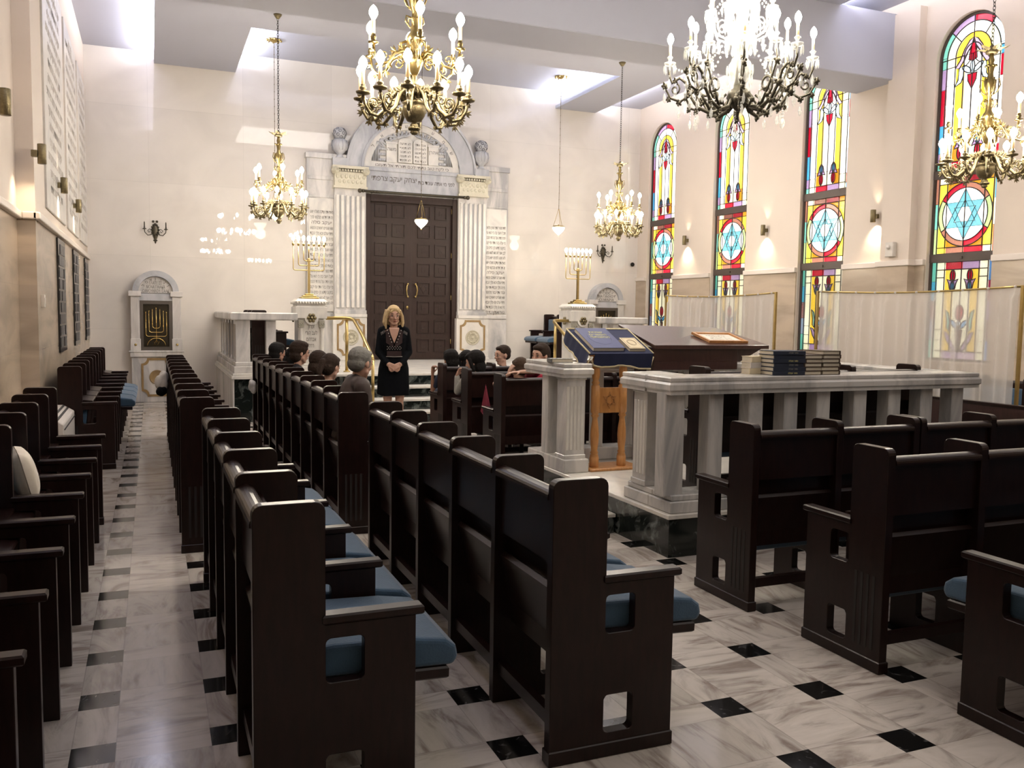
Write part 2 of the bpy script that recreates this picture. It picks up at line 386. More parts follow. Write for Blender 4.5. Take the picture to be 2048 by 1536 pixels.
# ------------------------------------------------------------------ room shell
WY, XL, XLN, XR, YB = 16.40, -.97, -1.12, 9.58, -5.0
ZS, ZR, ZC = 5.74, 5.84, 6.06          # dropped soffit, side recess, centre recess
def struct(o): o['kind'] = 'structure'; return o
struct(MB().box(-1.4, 10., YB-.2, WY+.2, -.2, 0, floor_mat()).build('floor'))
struct(MB().box(-1.4, 10., WY, WY+.2, 0, 6.4, MT['wall_far']).build('wall_far'))
wl = MB().box(XL-.3, XL, 9.2, WY, 2.43, 6.3, MT['wall_side']).box(XLN-.3, XLN, YB, 9.2, 2.43, 6.3, MT['wall_side'])
wl.box(XL-.3, XL, 9.2, WY, 0, 2.43, MT['travertine_r']).box(XLN-.3, XLN, YB, 9.2, 0, 2.43, MT['travertine_r'])
struct(wl.build('wall_left'))
struct(MB().box(XL-.02, XL+.045, 9.155, WY, 2.40, 2.47).box(XLN-.02, XLN+.045, YB, 9.2, 2.40, 2.47).box(XLN+.045, XL+.02, 9.155, 9.2, 2.40, 2.47).build('trim_1', MT['trim'], bev=.012, bseg=2))
struct(MB().box(-1.4, 10., YB-.2, YB, 0, 6.4, MT['wall_side']).build('wall_back'))
WIN = [15.5, 13.22, 10.86, 8.33, 5.9, 3.4]      # stained windows along the right wall
HW, WZ0, WSP = .5, 1.07, 4.97
def right_wall():
    b = MB(); m = MT['wall_side']; top = 6.3; D = .16
    ys = sorted(WIN); y = YB
    for c in ys:
        b.add([(XR, y, 0), (XR, c-HW, 0), (XR, c-HW, top), (XR, y, top)], [(0, 1, 2, 3)], m)
        b.add([(XR, c-HW, 0), (XR, c+HW, 0), (XR, c+HW, WZ0), (XR, c-HW, WZ0)], [(0, 1, 2, 3)], m)
        A = arc(c, WSP, HW, 0, PI, 24)
        for i in range(24):
            (a0, z0), (a1, z1) = A[i], A[i+1]
            b.add([(XR, a0, z0), (XR, a1, z1), (XR, a1, top), (XR, a0, top)], [(0, 1, 2, 3)], m)
        loop = [(c-HW, WZ0), (c+HW, WZ0)]+A
        for i in range(len(loop)):
            p, q = loop[i], loop[(i+1) % len(loop)]
            b.add([(XR, p[0], p[1]), (XR, q[0], q[1]), (XR+D, q[0], q[1]), (XR+D, p[0], p[1])], [(0, 1, 2, 3)], m)
        y = c+HW
    b.add([(XR, y, 0), (XR, WY, 0), (XR, WY, top), (XR, y, top)], [(0, 1, 2, 3)], m)
    b.box(XR+.3, XR+.5, YB, WY, 0, top, m)
    b.box(9.46, XR+.01, 9.02, 9.52, 0, ZS, m)
    return b
struct(right_wall().build('wall_right'))
db = MB(); tb = MB(); y = YB
for c in sorted(WIN)+[None]:
    ye = WY if c is None else c-HW-.012
    db.box(XR-.02, XR+.02, y, ye, 0, 2.33); tb.box(XR-.05, XR+.02, y, ye, 2.33, 2.41)
    if c is not None:
        db.box(XR-.02, XR+.02, ye, c+HW+.012, 0, WZ0-.012); y = c+HW+.012
db.box(9.44, XR-.021, 9.0, 9.54, 0, 2.329)
tb.box(9.41, XR, 8.97, 9.57, 2.33, 2.41)
struct(db.build('trim_2', MT['travertine_r'])); struct(tb.build('trim_3', MT['trim'], bev=.01, bseg=2))
# ceiling: dropped soffit with a lit centre recess, lit side recesses, deep beam
c = MB(); m = MT['ceil']
SX0, SX1, CX0, CX1, CY0 = .11, 8.5, 1.43, 7.6, 13.75
c.box(-1.4, 10., YB-.2, WY+.2, ZC+.0, ZC+.2, m)
c.box(SX0, CX0, YB, WY, ZS, ZS+.06, m).box(CX1, SX1, YB, WY, ZS, ZS+.06, m).box(CX0, CX1, YB, CY0, ZS, ZS+.06, m)
c.box(SX0+.12, CX0-.12, YB, WY, ZS+.06, ZC, m).box(CX1+.12, SX1-.12, YB, WY, ZS+.06, ZC, m).box(CX0-.12, CX1+.12, YB, CY0-.12, ZS+.06, ZC, m)
c.box(-1.4, SX0+.12, YB, WY, ZR+.08, ZC, m).box(SX1-.12, 10., YB, WY, ZR+.08, ZC, m)
struct(c.build('ceiling'))
struct(MB().box(-1.4, 9.60, 9.45, 10.25, 4.88, ZS+.02).build('trim_4', MT['ceil'], bev=.01))
# LED strips resting on the soffit lip
for (x0, x1, y0, y1) in ((SX0+.07, SX0+.115, YB, WY-.03), (CX0-.115, CX0-.07, CY0-.07, WY-.03), (CX1+.07, CX1+.115, CY0-.07, WY-.03), (CX0-.07, CX1+.07, CY0-.115, CY0-.07), (SX1-.115, SX1-.07, YB, WY-.03)):
    s = MB().box(x0, x1, y0, y1, ZS+.06, ZS+.085).build('cove_light_strip', MT['cove'])
    tag(s, 'white light strip glowing in the ceiling recess', 'light', 'hidden strips of the ceiling coves')
def area(loc, rot, sx, sy, e, col=(1, 1, 1)):
    l = bpy.data.lights.new('cove_area', 'AREA'); l.shape = 'RECTANGLE'; l.size = sx; l.size_y = sy; l.energy = e; l.color = col
    o = bpy.data.objects.new('cove_area', l); COL.objects.link(o); o.location = loc; o.rotation_euler = rot; return o
COVE = (.86, .88, 1.)
area((CX0+.04, 15.05, ZS+.12), (0, R(-165), 0), .10, 2.5, 42, COVE)
area((CX1-.04, 15.05, ZS+.12), (0, R(165), 0), .10, 2.5, 42, COVE)
area((4.5, CY0+.04, ZS+.12), (R(180), 0, 0), 6., .10, 30, COVE)
area((SX0-.05, 9., ZS+.035), (0, R(150), 0), .08, 14.5, 190, (.93, .9, 1.))
area((SX1+.05, 9., ZS+.035), (0, R(-150), 0), .08, 14.5, 160, (.93, .9, 1.))
# ------------------------------------------------------------------ stained glass
GC = dict(white=((.97, .95, .88), 2.2), cream=((.95, .90, .62), 1.6), gold=((1., .66, .06), 1.35), amber=((.80, .36, .02), .75), red=((.62, .008, .035), .85),
          lilac=((.55, .36, .62), .85), sky=((.09, .48, .85), .95), teal=((.28, .78, .62), .85), pink=((.80, .58, .75), .95), ice=((.68, .88, .95), 1.5),
          lime=((.62, .82, .35), .85), salmon=((.62, .26, .17), .7), rose=((.30, .10, .07), .7), star=((.22, .62, .72), .85))
GM = {}
for k, (col, s) in GC.items():
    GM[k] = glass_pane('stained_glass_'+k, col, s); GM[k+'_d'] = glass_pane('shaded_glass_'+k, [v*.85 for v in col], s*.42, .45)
def window_meshes():
    """local: u across (0..1, left to right seen from the hall), z up; pane plane x=0, viewer on -x; y = .5-u"""
    panes = MB(); lead = MB(); frame = MB()
    cnt = [0]
    def P(u, z, d): return (-d, .5-u, z)
    def pane(poly, col, lay=0):
        cnt[0] += 1
        vs = [P(u, z, .004*lay) for u, z in poly]; panes.add(vs, [tuple(range(len(vs)))], GM[col])
    def rect(u0, u1, z0, z1, col, lay=0, edge=True):
        pane([(u0, z0), (u1, z0), (u1, z1), (u0, z1)], col, lay)
        if edge: line([(u0, z0), (u1, z0), (u1, z1), (u0, z1)], True)
    def line(pts, closed=False, r=.0075): lead.tube([P(u, z, .018) for u, z in pts], r, 5, closed=closed)
    def shape(poly, col, lay=1): pane(poly, col, lay); line(poly, True)
    def ell(cu, cz, ru, rz, col, lay=1, rot=0., n=16, tip=1.):
        pts = []
        for k in range(n):
            a = 2*PI*k/n; x = ru*math.sin(a)*abs(math.sin(a))**(tip-1) if tip > 1 else ru*math.sin(a); zz = rz*math.cos(a)
            pts.append((cu+x*math.cos(rot)-zz*math.sin(rot), cz+x*math.sin(rot)+zz*math.cos(rot)))
        shape(pts, col, lay)
    cols = [.03, .11, .24, .37, .5, .63, .76, .89, .97]
    # ---- lower light z 1.10-2.36 (shaded)
    z0, z1 = 1.10, 2.36
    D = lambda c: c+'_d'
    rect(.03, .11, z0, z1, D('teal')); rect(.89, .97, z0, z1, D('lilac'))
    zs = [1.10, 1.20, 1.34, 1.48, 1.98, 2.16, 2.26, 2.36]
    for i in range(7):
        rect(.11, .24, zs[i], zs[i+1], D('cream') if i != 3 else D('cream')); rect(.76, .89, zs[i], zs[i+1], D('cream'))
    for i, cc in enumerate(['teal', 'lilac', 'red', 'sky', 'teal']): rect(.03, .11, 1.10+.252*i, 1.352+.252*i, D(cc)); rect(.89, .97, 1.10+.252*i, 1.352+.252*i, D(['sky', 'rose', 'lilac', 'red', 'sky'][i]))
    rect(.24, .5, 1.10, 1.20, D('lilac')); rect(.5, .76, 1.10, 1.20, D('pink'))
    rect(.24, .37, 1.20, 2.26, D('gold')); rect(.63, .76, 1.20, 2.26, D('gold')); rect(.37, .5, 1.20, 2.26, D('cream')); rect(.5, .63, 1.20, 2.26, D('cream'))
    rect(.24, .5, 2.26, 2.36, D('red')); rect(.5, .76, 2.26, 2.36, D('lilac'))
    def tulip(cu, z, up=1., dm='', s=1.):
        # calyx, two side petals, centre, bud
        w = .085*s
        pts = [(cu-w, z+.055*up), (cu-w*.65, z), (cu-w*.5, z-.06*up), (cu-w*.2, z-.105*up), (cu+w*.2, z-.105*up), (cu+w*.5, z-.06*up), (cu+w*.65, z), (cu+w, z+.055*up), (cu+w*.3, z+.035*up), (cu, z+.05*up), (cu-w*.3, z+.035*up)]
        shape(pts, 'lilac'+dm, 2); ell(cu, z-.035*up, .027*s, .065*s, 'sky'+dm, 3); ell(cu, z+.10*up, .04*s, .075*s, 'red'+dm, 2)
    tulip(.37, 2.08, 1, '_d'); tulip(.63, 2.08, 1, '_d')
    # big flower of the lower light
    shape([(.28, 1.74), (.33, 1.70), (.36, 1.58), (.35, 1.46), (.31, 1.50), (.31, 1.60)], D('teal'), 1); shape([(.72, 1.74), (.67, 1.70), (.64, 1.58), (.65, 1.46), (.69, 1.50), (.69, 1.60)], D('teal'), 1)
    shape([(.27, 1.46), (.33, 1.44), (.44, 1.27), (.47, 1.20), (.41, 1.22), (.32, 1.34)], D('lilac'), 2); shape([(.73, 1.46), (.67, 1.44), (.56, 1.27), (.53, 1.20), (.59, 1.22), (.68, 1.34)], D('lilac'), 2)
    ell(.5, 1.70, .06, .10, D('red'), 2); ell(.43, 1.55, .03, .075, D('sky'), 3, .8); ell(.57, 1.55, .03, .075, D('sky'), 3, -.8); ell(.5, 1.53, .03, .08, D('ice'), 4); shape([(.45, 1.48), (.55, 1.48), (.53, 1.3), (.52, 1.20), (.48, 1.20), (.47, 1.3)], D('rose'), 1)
    # ---- middle light z 2.47-3.45: interlaced star in a ring
    a0, a1 = 2.47, 3.45; cz = (a0+a1)/2
    for i, cc in enumerate(['lime', 'teal', 'salmon']): rect(.03, .09, a0+.327*i, a0+.327*(i+1), cc); rect(.91, .97, a0+.327*i, a0+.327*(i+1), ['salmon', 'ice', 'sky'][i])
    rect(.09, .22, a0, a0+.08, 'gold'); rect(.09, .22, a0+.08, a1-.08, 'gold'); rect(.09, .22, a1-.08, a1, 'cream')
    rect(.78, .91, a0, a0+.08, 'cream'); rect(.78, .91, a0+.08, a1-.08, 'gold'); rect(.78, .91, a1-.08, a1, 'amber')
    rect(.22, .5, a0, a0+.08, 'salmon'); rect(.5, .78, a0, a0+.08, 'red'); rect(.22, .5, a1-.08, a1, 'rose'); rect(.5, .78, a1-.08, a1, 'red_d')
    rect(.22, .5, a0+.08, a1-.08, 'amber'); rect(.5, .78, a0+.08, a1-.08, 'amber')
    seg = ['red', 'salmon', 'lime', 'red', 'salmon', 'lime']
    for i, (b0, b1, cc) in enumerate([(90, 150, 'red'), (150, 210, 'lime'), (210, 270, 'salmon'), (270, 330, 'red'), (330, 390, 'lime'), (30, 90, 'salmon')]):
        shape(arc(.5, cz, .405, R(b0), R(b1), 8)+arc(.5, cz, .335, R(b1), R(b0), 8), cc, 2)
    pane(arc(.5, cz, .34, 0, 2*PI, 32)[:-1], 'white', 1)
    for tri in star_tris(.5, cz, .325):
        tri = list(tri); inn = ring_of(tri, .5, cz, .56)
        for i in range(3):
            j = (i+1) % 3; pane([tri[i], tri[j], inn[j], inn[i]], 'star', 3)
        line(tri, True, .006); line(inn, True, .006)
    for k in range(6):
        a = PI/2+k*PI/3; line([(.5+.325*math.cos(a), cz+.325*math.sin(a)), (.5+.40*math.cos(a), cz+.40*math.sin(a))])
    # ---- upper light z 3.56-5.47
    b0 = 3.56
    rect(.24, .5, b0, b0+.09, 'red'); rect(.5, .76, b0, b0+.09, 'lilac'); rect(.11, .24, b0, b0+.09, 'cream'); rect(.76, .89, b0, b0+.09, 'cream')
    rect(.11, .24, b0+.09, b0+.22, 'cream'); rect(.76, .89, b0+.09, b0+.22, 'cream')
    rect(.24, .37, b0+.09, b0+.3, 'amber'); rect(.63, .76, b0+.09, b0+.3, 'amber'); rect(.37, .5, b0+.09, b0+.3, 'cream'); rect(.5, .63, b0+.09, b0+.3, 'cream')
    rect(.24, .37, b0+.3, 4.97, 'gold'); rect(.63, .76, b0+.3, 4.97, 'gold'); rect(.37, .5, b0+.3, 4.97, 'white'); rect(.5, .63, b0+.3, 4.97, 'white')
    rect(.11, .24, b0+.22, 4.64, 'white'); rect(.76, .89, b0+.22, 4.64, 'white'); rect(.11, .24, 4.64, 4.86, 'white'); rect(.76, .89, 4.64, 4.86, 'white')
    zz = [3.56, 3.64, 3.78, 4.14, 4.60, 4.86, 5.0]
    for i, cc in enumerate(['teal', 'lilac', 'sky', 'red', 'lilac', 'teal']): rect(.03, .11, zz[i], zz[i+1], cc)
    for i, cc in enumerate(['sky', 'red', 'pink', 'white', 'red', 'sky']): rect(.89, .97, zz[i], zz[i+1], cc)
    rect(.11, .24, 4.86, 4.97, 'cream'); rect(.76, .89, 4.86, 4.97, 'cream')
    sp = WSP
    def rings(r0, r1, parts, lay):
        for d0, d1, cc in parts: shape(arc(.5, sp, r1, R(d0), R(d1), 10)+arc(.5, sp, r0, R(d1), R(d0), 10), cc, lay)
    pane([(.24, sp), (.76, sp)]+arc(.5, sp, .26, 0, PI, 20)[1:-1], 'white', 0)
    rings(.39, .47, [(0, 50, 'ice'), (50, 90, 'red'), (90, 135, 'lilac'), (135, 180, 'teal')], 1)
    rings(.26, .39, [(0, 50, 'cream'), (50, 90, 'white'), (90, 135, 'white'), (135, 180, 'cream')], 1)
    rings(.13, .26, [(0, 90, 'gold'), (90, 180, 'gold')], 1)
    # bell of the big lotus
    for sgn in (-1, 1):
        q = lambda l: [(.5+sgn*u, z) for u, z in l]
        shape(q([(0, 5.17), (.06, 5.14), (.13, 5.05), (.19, 4.92), (.26, 4.84), (.20, 4.82), (.14, 4.90), (.09, 4.99), (.03, 5.07)]), 'pink', 3)
        shape(q([(.2, 4.83), (.13, 4.84), (.13, 4.72), (.16, 4.64), (.26, 4.60), (.21, 4.68)]), 'ice', 3)
        shape(q([(.03, 5.06), (.09, 4.98), (.13, 4.90), (.13, 4.82), (.07, 4.86), (.03, 4.90)]), 'white', 2)
    shape([(.5, 5.14), (.545, 5.03), (.56, 4.90), (.5, 4.875), (.44, 4.90), (.455, 5.03)], 'red', 4)
    ell(.5, 4.80, .032, .085, 'ice', 5); ell(.415, 4.79, .034, .08, 'ice', 4, .95); ell(.585, 4.79, .034, .08, 'ice', 4, -.95)
    shape([(.43, 4.72), (.57, 4.72), (.56, 4.64), (.5, 4.53), (.44, 4.64)], 'red', 4)
    for cu in (.37, .63):
        w = .085; z = b0+.30
        shape([(cu-w, z-.05), (cu-w*.7, z), (cu-w*.5, z+.08), (cu, z+.13), (cu+w*.5, z+.08), (cu+w*.7, z), (cu+w, z-.05), (cu, z-.03)], 'lilac', 3); ell(cu, z+.04, .027, .075, 'sky', 4); ell(cu, z-.11, .04, .085, 'red', 3)
    # frame bars
    F = .03
    frame.box(-.03, .02, -.5, -.47, WZ0, WSP).box(-.03, .02, .47, .5, WZ0, WSP).box(-.03, .02, -.5, .5, WZ0, 1.10)
    frame.box(-.035, .02, -.5, .5, 2.36, 2.47).box(-.035, .02, -.5, .5, 3.45, 3.56)
    frame.frame(arc(0, WSP, .5, 0, PI, 24)+[(-.5, WSP-.001), (.5, WSP-.001)], arc(0, WSP, .47, 0, PI, 24)+[(-.47, WSP-.001), (.47, WSP-.001)], -.03, .02, 'x')
    frame.box(-.05, -.035, -.02, .02, 2.395, 2.425)
    return panes.mesh('panes'), lead.mesh('lead_came'), frame.mesh('window_frame')
WPM, WLM, WFM = window_meshes(); WLM.materials.append(MT['lead']); WFM.materials.append(MT['frame_br'])
for i, yc in enumerate(WIN):
    r = bpy.data.objects.new('window_%d' % (i+1), None); COL.objects.link(r); r.location = (XR+.09, yc, 0); r['kind'] = 'structure'
    put('stained_glass', WPM, r); put('lead_came', WLM, r); put('window_frame', WFM, r)
# ------------------------------------------------------------------ wall lamps and memorial boards
def wall_lamp(x, y, z, sgn, label, group):
    t = thing('wall_lamp', label, 'wall lamp', (x, y, z), 0, group)
    ex = .15 if (sgn > 0 and y < 9) else 0.
    MB().box(min(-sgn*ex, sgn*.05), max(-sgn*ex, sgn*.05), -.028, .028, -.03, .03).build('bracket', MT['brass_dk'], t, bev=.004)
    MB().lathe([(.034, -.088), (.037, -.085), (.037, .085), (.034, .088), (.030, .085), (.030, -.08), (.030, -.085)], 20, M=at(sgn*.085, 0, 0)).build('lamp_body', MT['brass_dk'], t)
    MB().lathe([(.0, -.086), (.031, -.086)], 20, M=at(sgn*.085, 0, 0)).build('lens', MT['lens'], t)
    for dz, e in ((-.10, 26. if sgn < 0 else 16.), (.10, 4.)):
        l = bpy.data.lights.new('lamp_spot', 'SPOT'); l.energy = e; l.color = (1., .80, .58); l.spot_size = R(105 if dz < 0 else 60); l.spot_blend = 1.; l.shadow_soft_size = .02
        o = bpy.data.objects.new('lamp_spot', l); COL.objects.link(o); o.location = (x+sgn*.085, y, z+dz)
        o.rotation_euler = (0, (R(-20) if sgn < 0 else R(20)) if dz < 0 else (R(180)+(R(14) if sgn < 0 else R(-14))), 0)
pl = ['beside the first window from the far corner', 'between the second and third stained windows', 'between the third stained window and the wall pier']
for k, y in enumerate((14.5, 12.15, 9.72)):
    wall_lamp(XR, y, 3.06, -1, 'brass cylinder wall lamp lit '+pl[k], 'wall lamps between the stained windows')
pl = ['above the nearest pews at the left edge', 'above the gap with the white radiator', 'second from the far corner', 'nearest the far corner']
for k, y in enumerate((6.87, 9.02, 11.2, 13.35)):
    wall_lamp(XL, y, 2.97, 1, 'brass cylinder lamp on the left wall, '+['at the left picture edge', 'second from the picture edge', 'third from the picture edge', 'farthest of the row'][k], 'wall lamps on the left wall')
WLEFT = Matrix(((0, 0, 1, 0), (1, 0, 0, 0), (0, 1, 0, 0), (0, 0, 0, 1)))
NAMES = ['יעקב בן יצחק', 'משה בן אברהם', 'שרה בת יוסף', 'רחל בת דוד', 'שלמה בן לוי', 'אסתר בת מרדכי', 'יוסף בן משה', 'דוד בן שלמה']
for k, (y0, y1) in enumerate(((10.05, 12.2), (12.5, 14.3), (14.6, 16.2))):
    t = thing('inscribed_slab', 'tall white marble slab with faint carved text, '+['nearest on the left wall', 'middle one on the left wall', 'beside the far left corner'][k], 'inscription', (XL, (y0+y1)/2, 2.6), 0, 'inscribed slabs on the left wall')
    w = (y1-y0)/2
    MB().box(0, .02, -w, w, 0, 2.6, bev=.006).build('slab', MT['marble_w'], t)
    tx = '\n'.join(NAMES[(i*3+k) % 8]+' '+NAMES[(i*5+k+2) % 8] for i in range(14))
    text(tx, .13, 'carved_text', MT['engrave_lt'], t, Matrix.Translation((.021, 0, 1.3)) @ WLEFT, .001, heb=True, width=w*1.6, spacing=1.25)
    text('לזכרון', .22, 'carved_heading', MT['engrave_lt'], t, Matrix.Translation((.021, 0, 2.42)) @ WLEFT, .001, heb=True)
for k, (y0, y1) in enumerate(((7.0, 7.8), (11.06, 11.9), (13.2, 14.05), (15.4, 16.2))):
    xw = XLN if y0 < 9 else XL
    t = thing('memorial_board', 'tall black memorial board with small plaques, '+['at the left picture edge', 'nearest past the wall corner', 'middle one above the far pews', 'farthest beside the corner'][k], 'memorial board', (xw, (y0+y1)/2, 1.09), 0, 'memorial boards on the left dado')
    w = (y1-y0)/2
    MB().box(0, .02, -w, w, 0, 1.29, bev=.004).build('frame', MT['black_granite'], t)
    pb = MB()
    for i in range(5):
        for j in range(9):
            if (i*7+j*3+k) % 5: pb.box(.019, .026, -w+.06+i*(2*w-.12)/5, -w+.04+(i+1)*(2*w-.12)/5, .06+j*.132, .17+j*.132)
    pb.build('name_plates', simple('grey_name_plate', (.10, .10, .105), .35, .5), t)
tag(MB().box(0, .03, -.05, .05, -.06, .06).box(.03, .035, -.03, .03, -.03, .03).build('thermostat', simple('ivory_plastic', (.6, .55, .48), .4), None, (XL, 9.5, 1.66), bev=.006), 'small ivory control box on the left stone dado', 'thermostat')
tag(MB().box(-.07, 0, -.07, .07, -.10, .10).ball((-.075, 0, .03), .03).build('alarm_sensor', simple('ivory_plastic_b', (.62, .58, .52), .4), None, (9.46, 9.3, 2.56), bev=.008), 'ivory sensor box on the pier beside the fourth stained window', 'sensor')
cam = thing('security_camera', 'small white dome camera in the far right corner', 'camera', (9.42, WY, 2.68))
MB().box(-.02, .02, -.06, 0, -.02, .02).build('mount', MT['white_metal'], cam); MB().ball((0, -.08, 0), .045, 14).build('dome', MT['dark_metal'], cam)
# ------------------------------------------------------------------ pews
from mathutils.geometry import tessellate_polygon
def rrect(x0, x1, z0, z1, r, n=4):
    p = []
    for cx, cz, a in ((x1-r, z1-r, 0), (x0+r, z1-r, 90), (x0+r, z0+r, 180), (x1-r, z0+r, 270)): p += arc(cx, cz, r, R(a), R(a+90), n)
    return p
def holed(mb, outer, holes, d0, d1, mat=None):
    """flat panel in local xz, thickness along y, with holes"""
    loops = [outer]+holes
    tri = tessellate_polygon([[Vector((a, b, 0)) for a, b in l] for l in loops])
    flat = [p for l in loops for p in l]; n = len(flat)
    vs = [(a, d0, b) for a, b in flat]+[(a, d1, b) for a, b in flat]
    fs = [tuple(t) for t in tri]+[tuple(i+n for i in reversed(t)) for t in tri]
    o = 0
    for l in loops:
        k = len(l)
        for i in range(k): j = (i+1) % k; fs.append((o+i, o+j, o+j+n, o+i+n))
        o += k
    mb.add(vs, fs, mat)
PH, PA, PD = 1.028, .665, .50
def div_outline():
    r = .03
    return [(0, 0), (PD, 0), (PD, PA-.02), (.215, PA-.02)]+arc(.215-r, PH-r, r, 0, PI/2, 4)+arc(r, PH-r, r, PI/2, PI, 4)
TH = .045
mb = MB(); holed(mb, div_outline(), [rrect(.215, .335, .46, .60, .018), rrect(.215, .335, .09, .23, .018)], -TH/2, TH/2); DIVM = mb.mesh('divider'); DIVM.materials.append(MT['pew'])
mb = MB(); mb.box(.205, PD+.026, -.030, .030, PA-.02, PA+.010, bev=.006); CAPM = mb.mesh('armrest'); CAPM.materials.append(MT['pew'])
mb = MB(); mb.box(-.004, PD+.004, -.028, .028, 0, .055, bev=.004); PLIM = mb.mesh('plinth'); PLIM.materials.append(MT['pew'])
FLM = {}
for s in (-1, 1):
    mb = MB()
    for k in range(4): mb.box(.045+k*.036, .060+k*.036, s*TH/2-.0015, s*TH/2+.0015, .10, .44)  # raised dark strips paint the shade of grooves; nothing is cut in
    FLM[s] = mb.mesh('fluting'); FLM[s].materials.append(MT['gap_shade'])
_seat = {}
def seat_meshes(w):
    k = round(w, 3)
    if k in _seat: return _seat[k]
    a, b = TH/2, w-TH/2
    def fin(mb, n, m): me = mb.mesh(n); me.materials.append(MT[m]); return me
    up = MB().box(.022, .046, a, b, .72, .965)
    rail = MB(); prof = [(-.004, .952)]+arc(.032, .962, .036, PI, 0, 10, .028)+[(.068, .952)]
    rail.prism(prof, a, b, 'y')
    lo = MB().prism([(.028, .62), (.045, .635), (.105, .37), (.088, .36)], a, b, 'y')
    fr = MB().box(.02, .055, a, b, .125, .175)
    sh = MB().box(.05, .22, a, b, .605, .62)
    bc = MB(); n = 8
    bc.prism(rrect(.088, .138, .50, .915, .022), a+.01, b-.01, 'y')
    bk = MB().box(.074, .088, a, b, .34, .955)
    st = MB().box(0, .53, a+.006, b-.006, -.04, 0, bev=.006)
    sl = MB().box(0, .42, a+.006, b-.006, -.04, 0, bev=.006).box(.40, .42, a+.006, b-.006, -.02, .085, bev=.006)
    cl = MB().prism([(.01, 0), (.398, 0), (.398, .08), (.36, .095), (.15, .095), (.04, .09), (.01, .07)], a+.012, b-.012, 'y')
    cu = MB(); cu.prism([(.01, 0), (.55, 0), (.565, .03), (.555, .065), (.52, .09), (.40, .105), (.15, .105), (.04, .095), (.01, .07)], a+.012, b-.012, 'y', smooth=False)
    _seat[k] = dict(up=fin(up, 'upper_panel', 'pew'), rail=fin(rail, 'top_rail', 'pew'), lo=fin(lo, 'lower_panel', 'pew'), fr=fin(fr, 'foot_rail', 'pew'), bk=fin(bk, 'back_board', 'pew'), sh=fin(sh, 'book_shelf', 'pew'), bc=fin(bc, 'back_cushion', 'cushion'), st=fin(st, 'seat', 'pew'), sl=fin(sl, 'folded_seat', 'pew'), cl=fin(cl, 'seat_cushion', 'cushion'), cu=fin(cu, 'seat_cushion', 'cushion'))
    return _seat[k]
def pew(label, x, y, rz, n, w, up=(), group=None, flute=(1, 1), zs=1., z=0.):
    """n seats of pitch w; local +x is the way the sitter looks, seats run along local +y"""
    t = thing('pew', label, 'pew', (x, y, z), rz, group)
    if zs != 1.: t.scale = (1, 1, zs)
    S = seat_meshes(w)
    for k in range(n+1):
        e = k in (0, n)
        d = put('end_panel' if e else 'divider', DIVM, t, (0, k*w, 0), bev=.003)
        c = put('armrest', CAPM, d)
        if e:
            put('plinth', PLIM, d)
            s = -1 if k == 0 else 1
            if (flute[0] if k == 0 else flute[1]): put('fluting', FLM[s], d)
    for k in range(n):
        o = (0, k*w, 0)
        p = put('upper_panel', S['up'], t, o); put('top_rail', S['rail'], p)
        put('lower_panel', S['lo'], t, o); put('back_board', S['bk'], t, o); put('book_shelf', S['sh'], t, o); put('foot_rail', S['fr'], t, o); put('back_cushion', S['bc'], t, o, bev=.008, bseg=2)
        if k in up:
            s = put('seat', S['sl'], t, (.222, k*w, .18 if label.startswith("near dark wooden pew against") else .27)); put('seat_cushion', S['cl'], s, bev=.012, bseg=2); s.rotation_euler.y = R(-84)
        else:
            s = put('seat', S['st'], t, (.10, k*w, .455)); put('seat_cushion', S['cu'], s, bev=.018, bseg=3); s.rotation_euler.y = R(2)
    return t
AL = dict
g1 = 'dark wooden pews facing the central aisle'
pew('dark wooden pew nearest the camera in the middle, its blue seats showing, facing the bimah', 1.275, 2.73, 0, 5, .553, group=g1, flute=(0, 1))
pew('long dark wooden pew in the middle, with children and a grey-haired man in it', 1.215, 6.20, 0, 10, .570, group=g1, up=(9,))
pew('near dark wooden pew on the right side of the left aisle, seen end-on', .262, 2.65, 0, 5, .545, group=g1, flute=(0, 1))
pew('long empty dark wooden pew farther up the right of the left aisle', .160, 6.07, 0, 10, .574, group=g1, up=tuple(range(10)))
pew('near dark wooden pew against the left wall, an ivory pillow on it', -.855, 1.50, 0, 10, .558, group='dark wooden pews along the left wall', up=tuple(range(10)))
pew('far dark wooden pew against the left wall, four blue seats folded down', -.855, 9.55, 0, 8, .582, group='dark wooden pews along the left wall', up=(0, 1, 2, 7))
g2 = 'dark wooden pews facing the ark'
# rows that look towards the ark: local +x -> world +y, seats run towards -x
def pew_y(label, x0, yb, n, w, **k): return pew(label, x0+n*w, yb, PI/2, n, w, **k)
pew_y('dark wooden two-seat pew directly behind the bimah railing, fluted end to the aisle', 3.0, 3.82, 2, .572, group=g2, up=(0, 1))
pew_y('dark wooden pew right of the double panel behind the bimah railing', 4.20, 3.82, 4, .572, group=g2, up=(0, 1))
pew_y('dark wooden two-seat pew in the second row back from the bimah', 3.03, 2.92, 2, .572, group=g2, up=(1,))
pew_y('dark wooden pew reaching the right picture edge in the second row from the bimah', 4.23, 2.92, 4, .572, group=g2)
pew_y('dark wooden pew with a blue seat at the lower right picture corner', 3.04, 2.0, 4, .572, group=g2)
pew_y('nearest dark wooden pew before the ark steps, an arm lying along it', 3.09, 7.72, 5, .60, group=g2)
pew_y('middle dark wooden pew between bimah and ark steps, child in grey at its end', 3.06, 8.60, 5, .60, group=g2)
pew_y('foremost dark wooden pew before the ark steps, child raising a fist at its end', 3.09, 9.53, 5, .60, group=g2)
pew_y('dark wooden bench standing on the bimah inside the marble railing', 3.68, 5.26, 3, .67, group=g2, zs=.925, z=.292, up=(0, 1, 2))
g3 = 'dark wooden seats on the ark platform'
